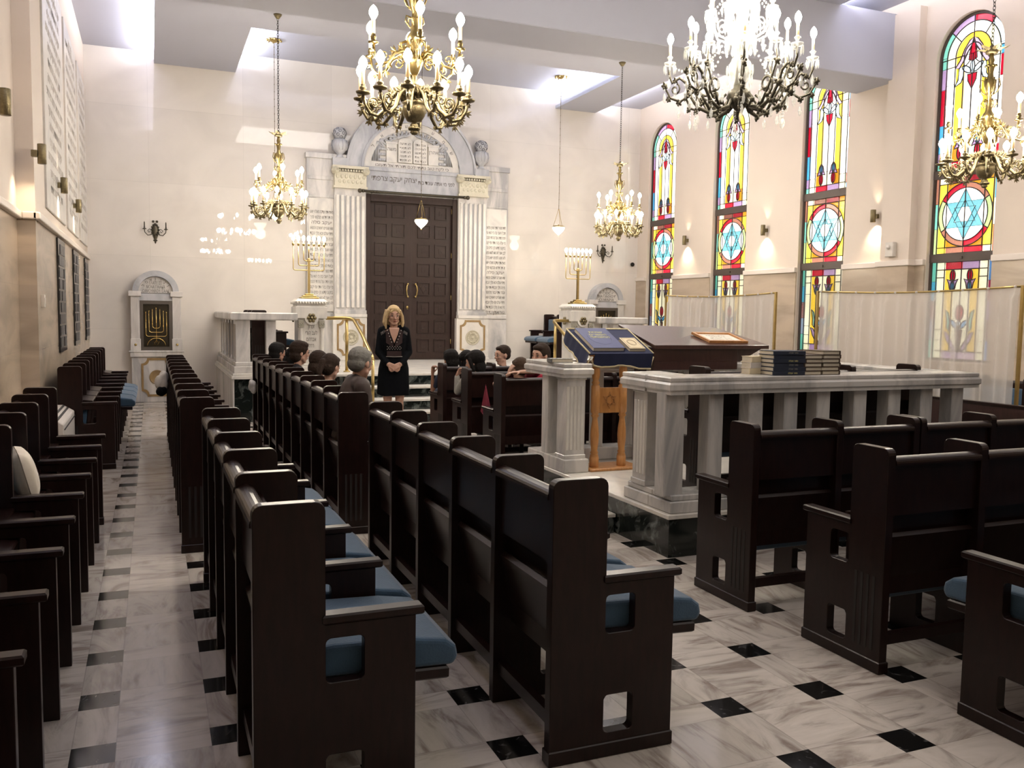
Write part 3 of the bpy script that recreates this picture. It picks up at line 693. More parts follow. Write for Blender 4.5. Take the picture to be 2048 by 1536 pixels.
pew('dark wooden double seat with blue cushions on the platform, left of the ark', 1.36, 13.42, 0, 2, .60, group=g3, z=.70, zs=.88)
pew('dark wooden double seat with blue cushions on the platform, right of the ark', 7.42, 15.9, PI, 2, .60, group=g3, z=.70, zs=.88)
bench = pew('dark pew with blue seats behind the white curtain at the right picture edge', 8.3, 7.9, PI, 6, .58, group='dark pews of the curtained side section')
bench2 = pew('dark pew with blue seats hidden behind the farther white curtain', 8.3, 12.2, PI, 6, .58, group='dark pews of the curtained side section')
t = thing('low_partition', 'low reddish wooden partition under the nearer white curtain', 'partition', (6.62, 0, 0))
MB().box(0, .04, 2.0, 7.9, 0, .88).build('panel', MT['pew_red'], t); MB().box(-.01, .05, 2.0, 7.9, .88, .905).build('cap', MT['pew'], t, bev=.004)
# pillow, radiator, bags
pm = MB()
n, mseg = 20, 20
def pil(u, v):
    d = max(0, (1-abs(u)**2.6)*(1-abs(v)**2.6))**.45
    return d
for sgn in (-1, 1):
    vs = []; fs = []
    for i in range(n+1):
        for j in range(mseg+1):
            u = -1+2*i/n; v = -1+2*j/mseg
            k = 1-.10*(u*u*v*v); pinch = .06*math.sin(9*u+3*v)*(abs(v)**3)
            vs.append((sgn*(.085*pil(u, v)+.002), u*.17*k, v*.20*k+.2+pinch*.1))
    for i in range(n):
        for j in range(mseg): a = i*(mseg+1)+j; fs.append((a, a+1, a+mseg+2, a+mseg+1))
    pm.add(vs, fs, None, True)
po = pm.build('pillow', MT['pillow'], None, (-.60, 5.13, .61)); po.scale = (.75, .72, .68); po.rotation_euler = (R(6), R(-14), R(12))
tag(po, 'ivory satin pillow leaning on the near left pew', 'pillow')
t = thing('radiator', 'white sloped-top wall radiator in the gap between the left pews', 'radiator', (XL, 8.35, 0))
MB().prism([(0, .10), (.26, .10), (.26, .60), (.16, .66), (0, .66)], 0, 1.14, 'y').build('casing', MT['white_metal'], t, bev=.008)
g = MB(); g.box(.262, .268, .02, 1.12, .55, .56)
for k in range(2): g.prism([(.165+.035*k, .661-.021*k), (.18+.035*k, .652-.021*k), (.18+.035*k, .656-.021*k), (.165+.035*k, .665-.021*k)], .03, 1.1, 'y')
g.build('outlet_slots', MT['gap_shade'], t); MB().box(.02, .24, .02, .12, 0, .1).box(.02, .24, .86, .96, 0, .1).build('foot', MT['white_metal'], t)
# ------------------------------------------------------------------ bimah
BX0, BX1, BY0, BY1, BZ = 3.13, 6.0, 4.87, 7.28, .29
t = thing('bimah_platform', 'raised bimah platform of white marble on black marble sides', 'platform', (BX0, BY0, 0))
L_, W_ = BX1-BX0, BY1-BY0
MB().box(.015, L_-.015, .015, W_-.015, 0, BZ-.03).build('base', MT['green_marble'], t)
MB().box(0, L_, 0, W_, BZ-.03, BZ).build('top_slab', MT['marble_w'], t, bev=.004)
t2 = thing('platform_step', 'low white and black marble step up to the bimah', 'step', (BX0-.30, BY0+.72, 0))
MB().box(.01, .30, .01, .86, 0, .12).build('riser', MT['green_marble'], t2); MB().box(0, .31, 0, .88, .12, .145).build('tread', MT['marble_w'], t2, bev=.003)
RT, RB, PZ = 1.20, 1.10, .41
def rail_top(mb, x0, x1, y0, y1, m=None):
    mb.box(x0+.012, x1-.012, y0+.012, y1-.012, RB-.015, RB+.005, m); mb.box(x0, x1, y0, y1, RB, RT-.03, m, bev=.018); mb.box(x0+.012, x1-.012, y0+.012, y1-.012, RT-.032, RT, m, bev=.006)
def post(t, x0, x1, y0, y1, z0, z1, name='baluster', mat='marble'):
    return MB().box(x0, x1, y0, y1, z0, z1).build(name, MT[mat], t, bev=.006)
def fluted(t, x0, x1, y0, y1, z0, z1, face, n=5, mat='marble'):
    """square pier with carved flutes on one face ('-x' or '-y') and a small capital and base"""
    mb = MB().box(x0, x1, y0, y1, z0, z1).box(x0-.008, x1+.008, y0-.008, y1+.008, z1-.035, z1).box(x0-.008, x1+.008, y0-.008, y1+.008, z0, z0+.04)
    o = mb.build('pier', MT[mat], t, bev=.004)
    f = MB(); a0, a1 = (y0, y1) if face == '-x' else (x0, x1); w = (a1-a0)/(n*2+1)
    for k in range(n):
        c0 = a0+w*(2*k+1)
        if face == '-x': f.box(x0-.004, x0+.002, c0-w*.35, c0+w*1.0, z0+.08, z1-.09)
        else: f.box(c0-w*.35, c0+w*1.0, y0-.004, y0+.002, z0+.08, z1-.09)
    f.build('fluting', MT['marble_w'], o, bev=.003)
    g = MB()
    for k in range(n+1):
        c0 = a0+w*(2*k)+w*.3
        if face == '-x': g.box(x0-.001, x0+.002, c0, c0+w*.45, z0+.08, z1-.09)
        else: g.box(c0, c0+w*.45, y0-.001, y0+.002, z0+.08, z1-.09)
    g.build('groove_shadow', MT['engrave_lt'], o)
    return o
r = thing('marble_railing', 'long veined marble railing along the near side of the bimah, books on its top', 'railing', (0, 0, 0), 0, 'marble railings of the bimah')
x0, x1, y0 = BX0+.03, 5.93, BY0+.03
mb = MB(); rail_top(mb, x0-.04, x1, y0-.02, y0+.30); rail_top(mb, x0-.04, x0+.30, y0+.301, y0+.64); mb.build('handrail', MT['marble'], r)
pl_ = MB().box(x0, x1-.03, y0+.0, y0+.28, BZ, BZ+.08).box(x0, x0+.28, y0+.281, y0+.62, BZ, BZ+.08).box(x0+.02, x1-.05, y0+.02, y0+.26, BZ+.08, PZ).box(x0+.02, x0+.26, y0+.261, y0+.60, BZ+.08, PZ)
pl_.build('plinth', MT['marble'], r, bev=.006)
px = [3.13, 3.47, 3.80, 4.10, 4.39, 4.73, 5.06, 5.38, 5.70]
for k, x in enumerate(px):
    w = .15 if k == 0 else .12
    post(r, x, x+w, y0+.04, y0+.16, PZ-.01, RB)
fluted(r, x0+.02, x0+.27, y0+.36, y0+.54, PZ, RB, '-x', 4)
r = thing('marble_railing', 'veined marble railing beyond the bimah entrance, with a fluted pier and a small book', 'railing', (0, 0, 0), 0, 'marble railings of the bimah')
ya = 6.46
mb = MB(); rail_top(mb, x0-.06, x0+.22, ya-.02, 7.26); rail_top(mb, x0+.221, x1, 6.98, 7.26); mb.build('handrail', MT['marble'], r)
MB().box(x0-.03, x0+.20, ya, 7.22, BZ, BZ+.115).box(x0+.201, x1-.05, 7.0, 7.22, BZ, BZ+.115).build('plinth', MT['marble'], r, bev=.01, bseg=2)
fluted(r, x0-.01, x0+.17, ya+.03, ya+.20, PZ-.01, RB, '-y', 5)
post(r, x0-.02, x0+.10, ya+.37, ya+.49, PZ-.01, RB); post(r, x0+.12, x0+.2, ya+.22, ya+.32, PZ-.01, RB)
for k in range(8): post(r, 3.72+k*.315, 3.81+k*.315, 7.06, 7.17, PZ-.01, RB)
r = thing('marble_railing', 'marble railing on the far right side of the bimah, mostly hidden', 'railing', (0, 0, 0), 0, 'marble railings of the bimah')
mb = MB(); rail_top(mb, x1-.27, x1-.0, y0+.32, 6.95); mb.build('handrail', MT['marble'], r)
MB().box(x1-.26, x1-.03, y0+.30, 6.98, BZ, PZ).build('plinth', MT['marble'], r, bev=.006)
for k in range(5): post(r, x1-.19, x1-.09, y0+.55+k*.3, y0+.66+k*.3, PZ-.01, RB)
# wooden book stand
ly = 6.50
L = thing('book_stand', 'honey-coloured turned wooden book stand with a carved star panel, on the bimah', 'lectern', (3.46, ly+.06, BZ))
MB().box(-.08, .42, -.10, .20, .0, .025).build('foot_board', MT['beech'], L, bev=.006)
prof = [(.038, .0), (.040, .005), (.040, .085), (.034, .09), (.038, .10), (.028, .112), (.036, .125), (.026, .14), (.034, .20), (.038, .27), (.034, .33), (.024, .40), (.022, .42), (.036, .44), (.026, .452), (.038, .47), (.038, .69), (.026, .705), (.037, .72), (.024, .735), (.034, .77), (.037, .82), (.028, .88), (.026, .90), (.036, .915), (.026, .93), (.034, .97)]
for dx in (0, .262): MB().lathe([(a, z+.024) for a, z in prof], 20, M=at(dx, 0, 0)).build('turned_post', MT['beech'], L)
pn = MB().box(.035, .227, -.012, .012, .485, .70).build('star_panel', MT['beech'], L, bev=.003)
sm = MB()
for tri in star_tris(.131, .593, .072):
    tri = list(tri); inn = ring_of(tri, .131, .593, .72); sm.frame(tri, inn, -.018, -.010, 'y')
sm.build('carved_star', simple('carved_beech', (.40, .18, .06), .45), pn)
sl = math.atan2(.18, .42)
TM = Matrix.Translation((.205, -.06, .985)) @ Matrix.Rotation(sl, 4, 'X')
MB().box(-.29, .29, 0, .47, -.02, 0).build('slanted_top', MT['beech'], L).matrix_local = TM
C_ = thing('cloth_cover', 'navy velvet cover with cream braid over the top of the book stand', 'cloth', (3.46+.205, ly, BZ+.985))
C_.rotation_euler.x = sl
def cover():
    mb = MB(); fr = MB(); w, d = .305, .485; h = .115
    mb.box(-w, w, -.012, d, .001, .012)
    # front and side skirts with a soft lower edge
    def skirt(p0, p1, h0, h1, nrm, n=14):
        vs = []; ed = []
        for i in range(n+1):
            f = i/n; x = p0[0]+(p1[0]-p0[0])*f; y = p0[1]+(p1[1]-p0[1])*f; hh = h0+(h1-h0)*f+.012*math.sin(f*9)
            o = .006+.012*math.sin(f*14)**2
            q = (x+nrm[0]*o, y+nrm[1]*o, -hh); vs += [(x, y, .012), q]; ed.append(q)
        mb.add(vs, [(2*i, 2*i+1, 2*i+3, 2*i+2) for i in range(n)], None, True); fr.tube(ed, .008, 6)
    skirt((-w+.05, -.012), (w, -.012), .09, .12, (0, -1)); skirt((-w, d), (-w, .0), .10, .15, (-1, 0)); skirt((w, .0), (w, d), .14, .10, (1, 0))
    fr.tube([(-w, d, .014), (w, d, .014)], .008, 6); fr.tube([(-w, d, .014), (-w, -.01, .014)], .007, 6); fr.tube([(w, d, .014), (w, -.01, .014)], .006, 6)
    fr.tube([(-w, .0, -.15), (-w+.01, -.014, -.02), (-w+.06, -.02, -.10)], .008, 6); fr.tube([(w, -.01, -.15), (w+.006, -.012, -.02)], .008, 6)
    mb.build('velvet', MT['navy_cloth'], C_); fr.build('braid', MT['fringe'], C_)
cover()
def book(label, w, d, h, cover_m, loc, rz=0., spine='y-', group=None, cat='book', tilt=0., M=None, name='book'):
    """lies flat; w along x, d along y; spine on the chosen side"""
    t = thing(name, label, cat, loc, rz, group); c = .0035
    cb = MB().box(-w/2, w/2, -d/2, d/2, 0, c).box(-w/2, w/2, -d/2, d/2, h-c, h)
    i = dict(x0=-w/2+.004, x1=w/2-.004, y0=-d/2+.004, y1=d/2-.004)
    if spine == 'y-': cb.box(-w/2, w/2, -d/2-.004, -d/2+.006, 0, h, bev=.002)
    if spine == 'y+': cb.box(-w/2, w/2, d/2-.006, d/2+.004, 0, h, bev=.002)
    if spine == 'x-': cb.box(-w/2-.004, -w/2+.006, -d/2, d/2, 0, h, bev=.002)
    if spine == 'x+': cb.box(w/2-.006, w/2+.004, -d/2, d/2, 0, h, bev=.002)
    cb.build('cover', cover_m, t); MB().box(i['x0'], i['x1'], i['y0'], i['y1'], c, h-c).build('pages', MT['pages'], t)
    if tilt: t.rotation_euler.x = tilt
    return t
def on_top(u, v, h=.0): p = Vector((3.665, ly, BZ+.985)) + Matrix.Rotation(sl, 3, 'X') @ Vector((u, v, .014+h)); return p
b = book('large blue-grey book with gold Hebrew title on the book stand', .30, .40, .035, MT['blue_book'], on_top(-.11, .225), tilt=sl, spine='x+')
text('שמחת\nהקשרים\nהמשותפי', .05, 'gold_title', simple('gold_print', (.75, .72, .30), .4, .2), b, at(.01, .06, .036), .0006, heb=True)
g = MB(); g.tube([(.105*math.cos(a*PI/12), .13*math.sin(a*PI/12), .0355) for a in range(24)], .0018, 4, closed=True); g.build('embossed_ring', simple('pale_emboss', (.16, .17, .27), .5), b)
b = book('small cream book with an oval ornament on the book stand', .15, .215, .028, MT['cream_book'], on_top(.165, .135), tilt=sl, rz=R(0), spine='x+')
g = MB()
for q in (.9, .75): g.tube([(.045*q*math.cos(a*PI/12), .06*q*math.sin(a*PI/12)+.01, .0285) for a in range(24)], .0016, 4, closed=True)
g.tube([(-.062, -.095, .0285), (.062, -.095, .0285), (.062, .095, .0285), (-.062, .095, .0285)], .0016, 4, closed=True)
g.build('oval_ornament', simple('brown_print', (.30, .22, .13), .5), b)
# reading desk on the bimah
D_ = thing('reading_desk', 'large brown wooden reading desk with a sloped top on the bimah', 'desk', (3.82, 6.56, 0))
MB().box(.20, 1.08, .0, .40, 1.205, 1.33).prism([(.20, 1.13), (1.08, 1.13), (1.08, 1.21), (.20, 1.21)], 0, .37, 'y').build('body', MT['desk'], D_, bev=.004)
tp = MB(); tp.add([(.19, -.03, 1.315), (1.40, -.03, 1.315), (1.28, .62, 1.475), (.19, .62, 1.50), (.19, -.03, 1.35), (1.40, -.03, 1.35), (1.28, .62, 1.495), (.19, .62, 1.52)],
       [(3, 2, 1, 0), (4, 5, 6, 7), (0, 1, 5, 4), (1, 2, 6, 5), (2, 3, 7, 6), (3, 0, 4, 7)]); tp.build('sloped_top', MT['desk'], D_, bev=.003)
MB().prism([(1.05, 1.20), (1.12, 1.20), (1.36, 1.318), (1.05, 1.318)], .02, .36, 'y').build('side_bracket', MT['desk'], D_)
for dx in (.22, .95): MB().box(dx, dx+.08, .28, .36, BZ, 1.135).build('leg', MT['desk'], D_)
F_ = thing('picture_frame', 'light wood framed sheet of writing lying on the reading desk', 'picture frame', (4.83, 6.75, 1.401)); F_.rotation_euler = (R(13.8), R(.6), R(0))
MB().frame([(-.21, -.15), (.21, -.15), (.21, .15), (-.21, .15)], [(-.185, -.125), (.185, -.125), (.185, .125), (-.185, .125)], 0, .022, 'z').build('frame', MT['beech'], F_)
MB().box(-.186, .186, -.126, .126, .002, .008).build('sheet', MT['paper'], F_)
text('ברוך אתה\nיי אלהינו\nמלך העולם\nאשר קדשנו', .05, 'writing', simple('faint_brown_ink', (.5, .45, .36), .6), F_, at(0, 0, .009), .0004, heb=True)
# stacks of prayer books
bw, bd, bh = .265, .175, .0285
for k in range(6):
    j = ((k*37) % 5-2)*.002
    top = 'topmost' if k == 5 else ('lowest' if k == 0 else ['', 'second', 'third', 'fourth', 'fifth'][k]+' from the bottom')
    b = book('navy prayer book, %s of the navy stack on the marble railing' % top, bw, bd, bh, MT['navy_book'], (4.135+j, 5.03+j, RT+k*bh), R(-2+j*300), 'y-', 'navy prayer books stacked on the railing')
    if k != 4: text('סדור תפלה', .017, 'spine_title', simple('gold_spine_print', (.65, .6, .25) if k in (0, 3) else (.25, .25, .22), .4), b, Matrix.Translation((.03, -bd/2-.0045, bh/2)) @ FRONT, .0004, heb=True)
for s_, x_ in enumerate((4.345, 4.505)):
    for k in range(6 if s_ == 1 else 5):
        j = ((k*53+s_*17) % 7-3)*.003
        pos = ['lowest', 'second from the bottom', 'third from the bottom', 'fourth from the bottom', 'fifth from the bottom', 'topmost'][k]
        book('brown prayer book with pale page edges, %s in the %s stack' % (pos, 'middle' if s_ == 0 else 'right-hand'), .155, .22, bh, MT['brown_book'], (x_+j, 5.05+j*.5, RT+k*bh), R(j*220), 'x-' if s_ == 0 else 'x+', 'brown prayer books stacked on the railing')
for k in range(3):
    book('thick cream book, %s of the pale stack behind the navy books' % ['lowest', 'middle one', 'topmost'][k], .15, .10, .042, MT['cream_book'] if k != 1 else MT['white_metal'], (3.985, 5.145, RT+k*.042), R(4*k), 'y-', 'thick pale books behind the navy stack')
b = book('small grey book lying on the far marble railing beside the book stand', .19, .13, .032, simple('grey_book_cover', (.12, .12, .12), .5), (3.20, 6.72, RT), R(-8), 'x-')
# white voile partitions on brass frames
def partition(x, y0, y1, label):
    t = thing('curtain_partition', label, 'curtain', (x, y0, 0), 0, 'white curtain partitions on brass frames'); w = y1-y0; zt = 1.90
    f = MB().box(-.012, .012, -.012, .012, 0, zt).box(-.012, .012, w-.012, w+.012, 0, zt)
    f.tube([(0, w*k/12, zt-.008-.03*math.sin(PI*k/12)) for k in range(13)], .009, 8)
    f.box(-.2, .2, -.015, .015, 0, .03).box(-.2, .2, w-.015, w+.015, 0, .03); f.build('brass_frame', MT['brass'], t)
    n = int(w*70); vs = []; lv = [0, .10, .16, .9, 1.]
    zz = [zt-.0, zt-.07, zt-.11, .6, .25]
    random.seed(int(y0*10)); ph = [random.random()*6 for _ in range(6)]
    for i in range(n+1):
        v = .03+(w-.06)*i/n
        a = math.sin(v*21+ph[0]+1.2*math.sin(v*2.3+ph[3]))
        a = 1.*(max(0, a)**5)+.22*math.sin(v*57+ph[1])+.35*math.sin(v*9+ph[2])
        for j, z in enumerate(zz):
            s = (.15, .35, .8, 1., 1.1)[j]
            vs.append((.012-.045*s*a, v+.006*s*math.sin(v*40), z-(.03*math.sin(PI*i/n) if j < 3 else 0)))
    fs = []
    for i in range(n):
        for j in range(4): q = i*5+j; fs.append((q, q+1, q+6, q+5))
    MB().add(vs, fs, None, True).build('voile_curtain', MT['sheer'], t)
    hd = MB(); 
    for k in range(10): hd.ball((-.015, .06+(w-.12)*k/9, zt-.01-.03*math.sin(PI*k/9)), .012, 8)
    hd.build('curtain_knots', MT['sheer'], t)
partition(6.70, 5.17, 7.60, 'nearer white voile curtain on a brass frame, before the fourth window')
partition(6.72, 8.32, 10.68, 'farther white voile curtain on a brass frame, left of the nearer one')
# ------------------------------------------------------------------ ark platform
GX0, GX1, GY, GZ = 1.05, 7.79, 12.95, .70
t = thing('ark_platform', 'wide marble platform in front of the ark with dark green marble sides', 'platform', (GX0, GY, 0))
MB().box(0.02, GX1-GX0-.02, .02, WY-GY-.01, 0, GZ-.08).build('base', MT['green_marble'], t)
MB().box(0., .02, .0, WY-GY-.01, 0, GZ-.08).build('side_slab', MT['marble'], t)
MB().box(-.02, GX1-GX0+.02, -.02, WY-GY-.01, GZ-.08, GZ-.03).box(0, GX1-GX0, 0, WY-GY-.01, GZ-.03, GZ).build('top_slab', MT['marble_w'], t, bev=.005)
t = thing('steps', 'broad steps with white treads and dark green risers up to the ark', 'steps', (2.45, 0, 0))
sy = [12.60, 12.32, 12.04, 11.76]; sz = [.70, .532, .376, .222]
W_ = 6.39-2.45
for k in range(4):
    yb = GY-.021
    MB().box(0.01, W_-.01, sy[k]+.02, (sy[k-1]+.02 if k else yb), 0, sz[k]-.034).build('riser', MT['green_marble'], t)
    MB().box(0, W_, sy[k], (sy[k-1]+.03 if k else yb), sz[k]-.034, sz[k]).build('tread', MT['marble_w'], t, bev=.004)
def stage_rail(sgn, label):
    """sgn=1 left side (as seen), -1 mirrored on the right"""
    X = lambda x: x if sgn > 0 else 8.84-x
    def bx(mb, x0, x1, *r, **k): a, b = sorted((X(x0), X(x1))); return mb.box(a, b, *r, **k)
    t = thing('marble_railing', label, 'railing', (0, 0, 0), 0, 'marble railings of the ark platform')
    mb = MB(); bx(mb, 1.03, 1.96, 12.96, 13.22, 1.46, 1.57, bev=.015); bx(mb, 1.03, 1.33, 13.221, 16.39, 1.46, 1.57, bev=.015); mb.build('handrail', MT['marble'], t)
    mb = MB(); bx(mb, 1.07, 1.96, 12.98, 13.24, GZ, .80); bx(mb, 1.07, 1.31, 13.241, 16.38, GZ, .80); bx(mb, 1.09, 1.96, 13.0, 13.22, .80, .86); bx(mb, 1.09, 1.29, 13.221, 16.38, .80, .86); mb.build('plinth', MT['marble'], t, bev=.008)
    for x0, x1, y0, y1 in [(1.10, 1.30, 13.02, 13.20)]+[(1.12, 1.28, 13.45+.5*k, 13.63+.5*k) for k in range(6)]:
        a, b = sorted((X(x0), X(x1))); o = post(t, a, b, y0, y1, .85, 1.465, 'pier')
        f = MB(); 
        for q in range(4): f.box((a-.003) if sgn > 0 else (b-.001), (a+.001) if sgn > 0 else (b+.003), y0+.02+q*.042, y0+.036+q*.042, .92, 1.40)
        f.build('fluting', MT['engrave_lt'], o)
    for x0 in (1.52,):
        a, b = sorted((X(x0), X(x0+.14))); post(t, a, b, 13.03, 13.17, .85, 1.465)
    return t
stage_rail(1, 'veined marble railing on the left side of the ark platform'); stage_rail(-1, 'veined marble railing on the right side of the ark platform')
def star_flower(mb, x, y, z, r):
    for k in range(6):
        a = k*PI/3+PI/6; mb.ball((x+r*.62*math.sin(a), y, z+r*.62*math.cos(a)), r*.36, 8, sq=(1, .5, 1))
    mb.ball((x, y-.006, z), r*.34, 8)
def pedestal(x, label):
    t = thing('menorah_pedestal', label, 'pedestal', (x, 13.0, GZ), 0, 'carved marble pedestals')
    m = MT['marble_w']
    MB().box(-.235, .235, 0, .46, 0, .09).box(-.215, .215, .02, .44, .09, .13).build('base', m, t, bev=.008)
    sh = MB().box(-.185, .185, .04, .42, .13, .80).build('shaft', m, t, bev=.004)
    for s in (-1, 1):
        MB().lathe([(.035, .13), (.03, .16), (.026, .18), (.024, .62), (.03, .64), (.03, .66)], 12, M=at(s*.15, .035, 0)).build('colonnette', m, sh)
        c = MB().box(s*.15-.04, s*.15+.04, -.002, .06, .66, .76)
        for q in range(4): c.ball((s*.15-.027+.018*q, -.003, .70+.02*(q % 2)), .009, 6)
        c.build('carved_capital', MT['engrave'] if False else simple('shadowed_carving', (.30, .28, .22), .7, noise=.5, nscale=120, bump=.6, bscale=120), sh)
    text('זכרון\nלעב הורי\nאברהם\nרחל\nבנוהלוי\nת', .085, 'carved_text', MT['engrave'], sh, Matrix.Translation((0, .039, .44)) @ FRONT, .001, heb=True, spacing=1.1, width=.17)
    hd = MB().box(-.225, .225, 0, .46, .79, .97, bev=.01)
    hd.prism([(-.10, .80)]+arc(0, .80, .10, PI, 2*PI, 12)[1:-1]+[(.10, .80)], -.004, .05, 'y'); hd.build('head_block', m, t)
    st = MB(); star_flower(st, 0, -.008, .80, .075); st.build('brass_star', MT['brass_dk'], t)
    st = MB(); star_flower(st, 0, 0, 0, .075); o = st.build('brass_star', MT['brass_dk'], t, (-.232, .23, .80)); o.rotation_euler.z = -PI/2
    cp = MB()
    pr_ = [(.205, .97), (.20, .99), (.225, 1.02), (.235, 1.04), (.215, 1.055), (.205, 1.065), (.19, 1.08)]
    for (w0, z0_), (w1, z1_) in zip(pr_[:-1], pr_[1:]):
        cp.add([(-w0, .23-w0, z0_), (w0, .23-w0, z0_), (w0, .23+w0, z0_), (-w0, .23+w0, z0_), (-w1, .23-w1, z1_), (w1, .23-w1, z1_), (w1, .23+w1, z1_), (-w1, .23+w1, z1_)], [(0, 1, 5, 4), (1, 2, 6, 5), (2, 3, 7, 6), (3, 0, 4, 7)])
    cp.box(-.19, .19, .04, .42, 1.07, 1.08)
    for q in range(11): cp.ball((-.20+.04*q, -.0, 1.02), .017, 8, sq=(.8, .8, 1.2)); cp.ball((-.23, .03+.04*q, 1.02), .017, 8, sq=(.8, .8, 1.2))
    cp.build('egg_moulding', m, t)
    return t
pedestal(2.165, 'carved white marble pedestal with Hebrew text left of the ark steps'); pedestal(6.60, 'carved white marble pedestal right of the ark steps, beyond the book stand')
def menorah(x, label):
    t = thing('menorah', label, 'menorah', (x, 13.23, GZ+1.08), 0, 'brass seven-branched electric menorahs')
    MB().box(-.13, .13, -.10, .10, 0, .025).box(-.10, .10, -.075, .075, .025, .05).box(-.06, .06, -.05, .05, .05, .075).build('stepped_base', MT['brass'], t, bev=.004)
    s = MB().box(-.017, .017, -.017, .017, .07, .56, bev=.003); s.lathe([(.03, .545), (.032, .555), (.022, .57), (.028, .585), (.01, .60)], 12)
    s.tube([(0, 0, .58), (0, 0, .79)], .009, 8); s.build('stem', MT['brass'], t)
    for k, (dx, zb) in enumerate(((.075, .56), (.15, .49), (.225, .42))):
        r = .03
        pts = [(-dx, 0, .79)]+[(-dx+r-r*math.cos(a*PI/8), 0, zb+r-r*math.sin(a*PI/8)) for a in range(5)]+[(dx-r+r*math.sin(a*PI/8), 0, zb+r-r*math.cos(a*PI/8)) for a in range(5)]+[(dx, 0, .79)]
        MB().tube(pts, .0075, 8).build('branch', MT['brass'], t)
    for dx in (-.225, -.15, -.075, 0, .075, .15, .225):
        c = MB().lathe([(.008, .775), (.016, .785), (.02, .81), (.014, .815), (.011, .82), (.011, .845)], 12, M=at(dx, 0, 0)).build('candle_cup', MT['brass'], t)
        MB().ball((dx, 0, .885), .024, 10, sq=(1, 1, 1.7)).build('bulb', MT['flame'], c)
    for q in (-.19, 0, .19):
        l = bpy.data.lights.new('menorah_light', 'POINT'); l.energy = 3.6; l.color = (1., .82, .55); l.shadow_soft_size = .03
        o = bpy.data.objects.new('menorah_light', l); COL.objects.link(o); o.location = (x+q, 13.17, GZ+1.08+.90)
menorah(2.165, 'tall brass seven-branched menorah, lit, on the left marble pedestal'); menorah(6.60, 'tall brass seven-branched menorah, lit, on the right marble pedestal')
def hand_rail(sgn, label):
    X = lambda x: x if sgn > 0 else 8.84-x
    t = thing('brass_handrail', label, 'handrail', (0, 0, 0), 0, 'brass handrails of the ark steps')
    MB().tube([(X(2.39), 13.1, 1.50), (X(2.66), 13.1, 1.505), (X(2.74), 13.06, 1.50), (X(2.78), 12.98, 1.48), (X(2.80), 12.5, 1.27), (X(2.80), 11.90, .99), (X(2.80), 11.84, .93)], .026, 12).build('handrail', MT['brass'], t)
    MB().tube([(X(2.70), 13.1, GZ), (X(2.70), 13.1, 1.50)], .024, 12).lathe([(.05, GZ), (.05, GZ+.012), (.03, GZ+.02)], 12, M=at(X(2.70), 13.1, 0)).build('post', MT['brass'], t)
    MB().tube([(X(2.80), 11.84, .22), (X(2.80), 11.84, .94)], .022, 12).build('post', MT['brass'], t)
hand_rail(1, 'brass handrail beside the left pedestal of the ark steps'); hand_rail(-1, 'brass handrail beside the right pedestal of the ark steps')
# ------------------------------------------------------------------ the ark
AX, AY = 4.59, 16.22
A = thing('ark', 'tall marble ark surround with fluted pilasters and a round carved arch', 'ark', (AX, AY, GZ))
Z = lambda z: z-GZ
mw, mg = MT['marble_w'], MT['marble_g']
back = MB()
for s in (-1, 1):
    a, b = sorted((s*.90, s*1.96)); back.box(a, b, .05, .18, 0, Z(4.38)); back.box(a, b+(.02 if s > 0 else 0), .02, .18, Z(4.36), Z(4.455)) if s > 0 else back.box(a-.02, b, .02, .18, Z(4.36), Z(4.455))
    a, b = sorted((s*1.46, s*1.94)); back.box(a, b, .035, .06, Z(3.98), Z(4.05)); back.box(a, b, .035, .06, Z(3.66), Z(3.70)); back.box(a, b, .02, .06, Z(1.50), Z(1.56))
back.box(-.95, .95, .05, .18, Z(3.78), Z(4.27)); back.build('backing', MT['marble'], A, bev=.005)
OCT = lambda w, h, c: [(-w+c, h), (w-c, h)]+[(w-c*math.sin(a*PI/8)*0-c+c*(1-math.cos((4-a)*PI/8)), h-c*math.sin(a*PI/8)) for a in range(0)]+[]
def notch(w, h, c, n=5):
    """rectangle with concave quarter-round corners"""
    p = []
    for cx, cz, a in ((w, h, 180), (w, -h, 90), (-w, -h, 0), (-w, h, -90)):
        for i in range(n+1):
            g = R(a+90*(i/n)) if False else None
        arcp = [(cx+c*math.cos(R(a+90*(1-i/n))), cz+c*math.sin(R(a+90*(1-i/n)))) for i in range(n+1)]
        p += arcp
    return p
def clean_notch(w, h, c, n=5):
    p = []
    p += [(w-c*math.cos(R(90*i/n)), h-c*math.sin(R(90*i/n))) for i in range(n+1)]
    p += [(w-c*math.sin(R(90*i/n)), -h+c*math.cos(R(90*i/n))) for i in range(n+1)]
    p += [(-w+c*math.cos(R(90*i/n)), -h+c*math.sin(R(90*i/n))) for i in range(n+1)]
    p += [(-w+c*math.sin(R(90*i/n)), h-c*math.cos(R(90*i/n))) for i in range(n+1)]
    return p
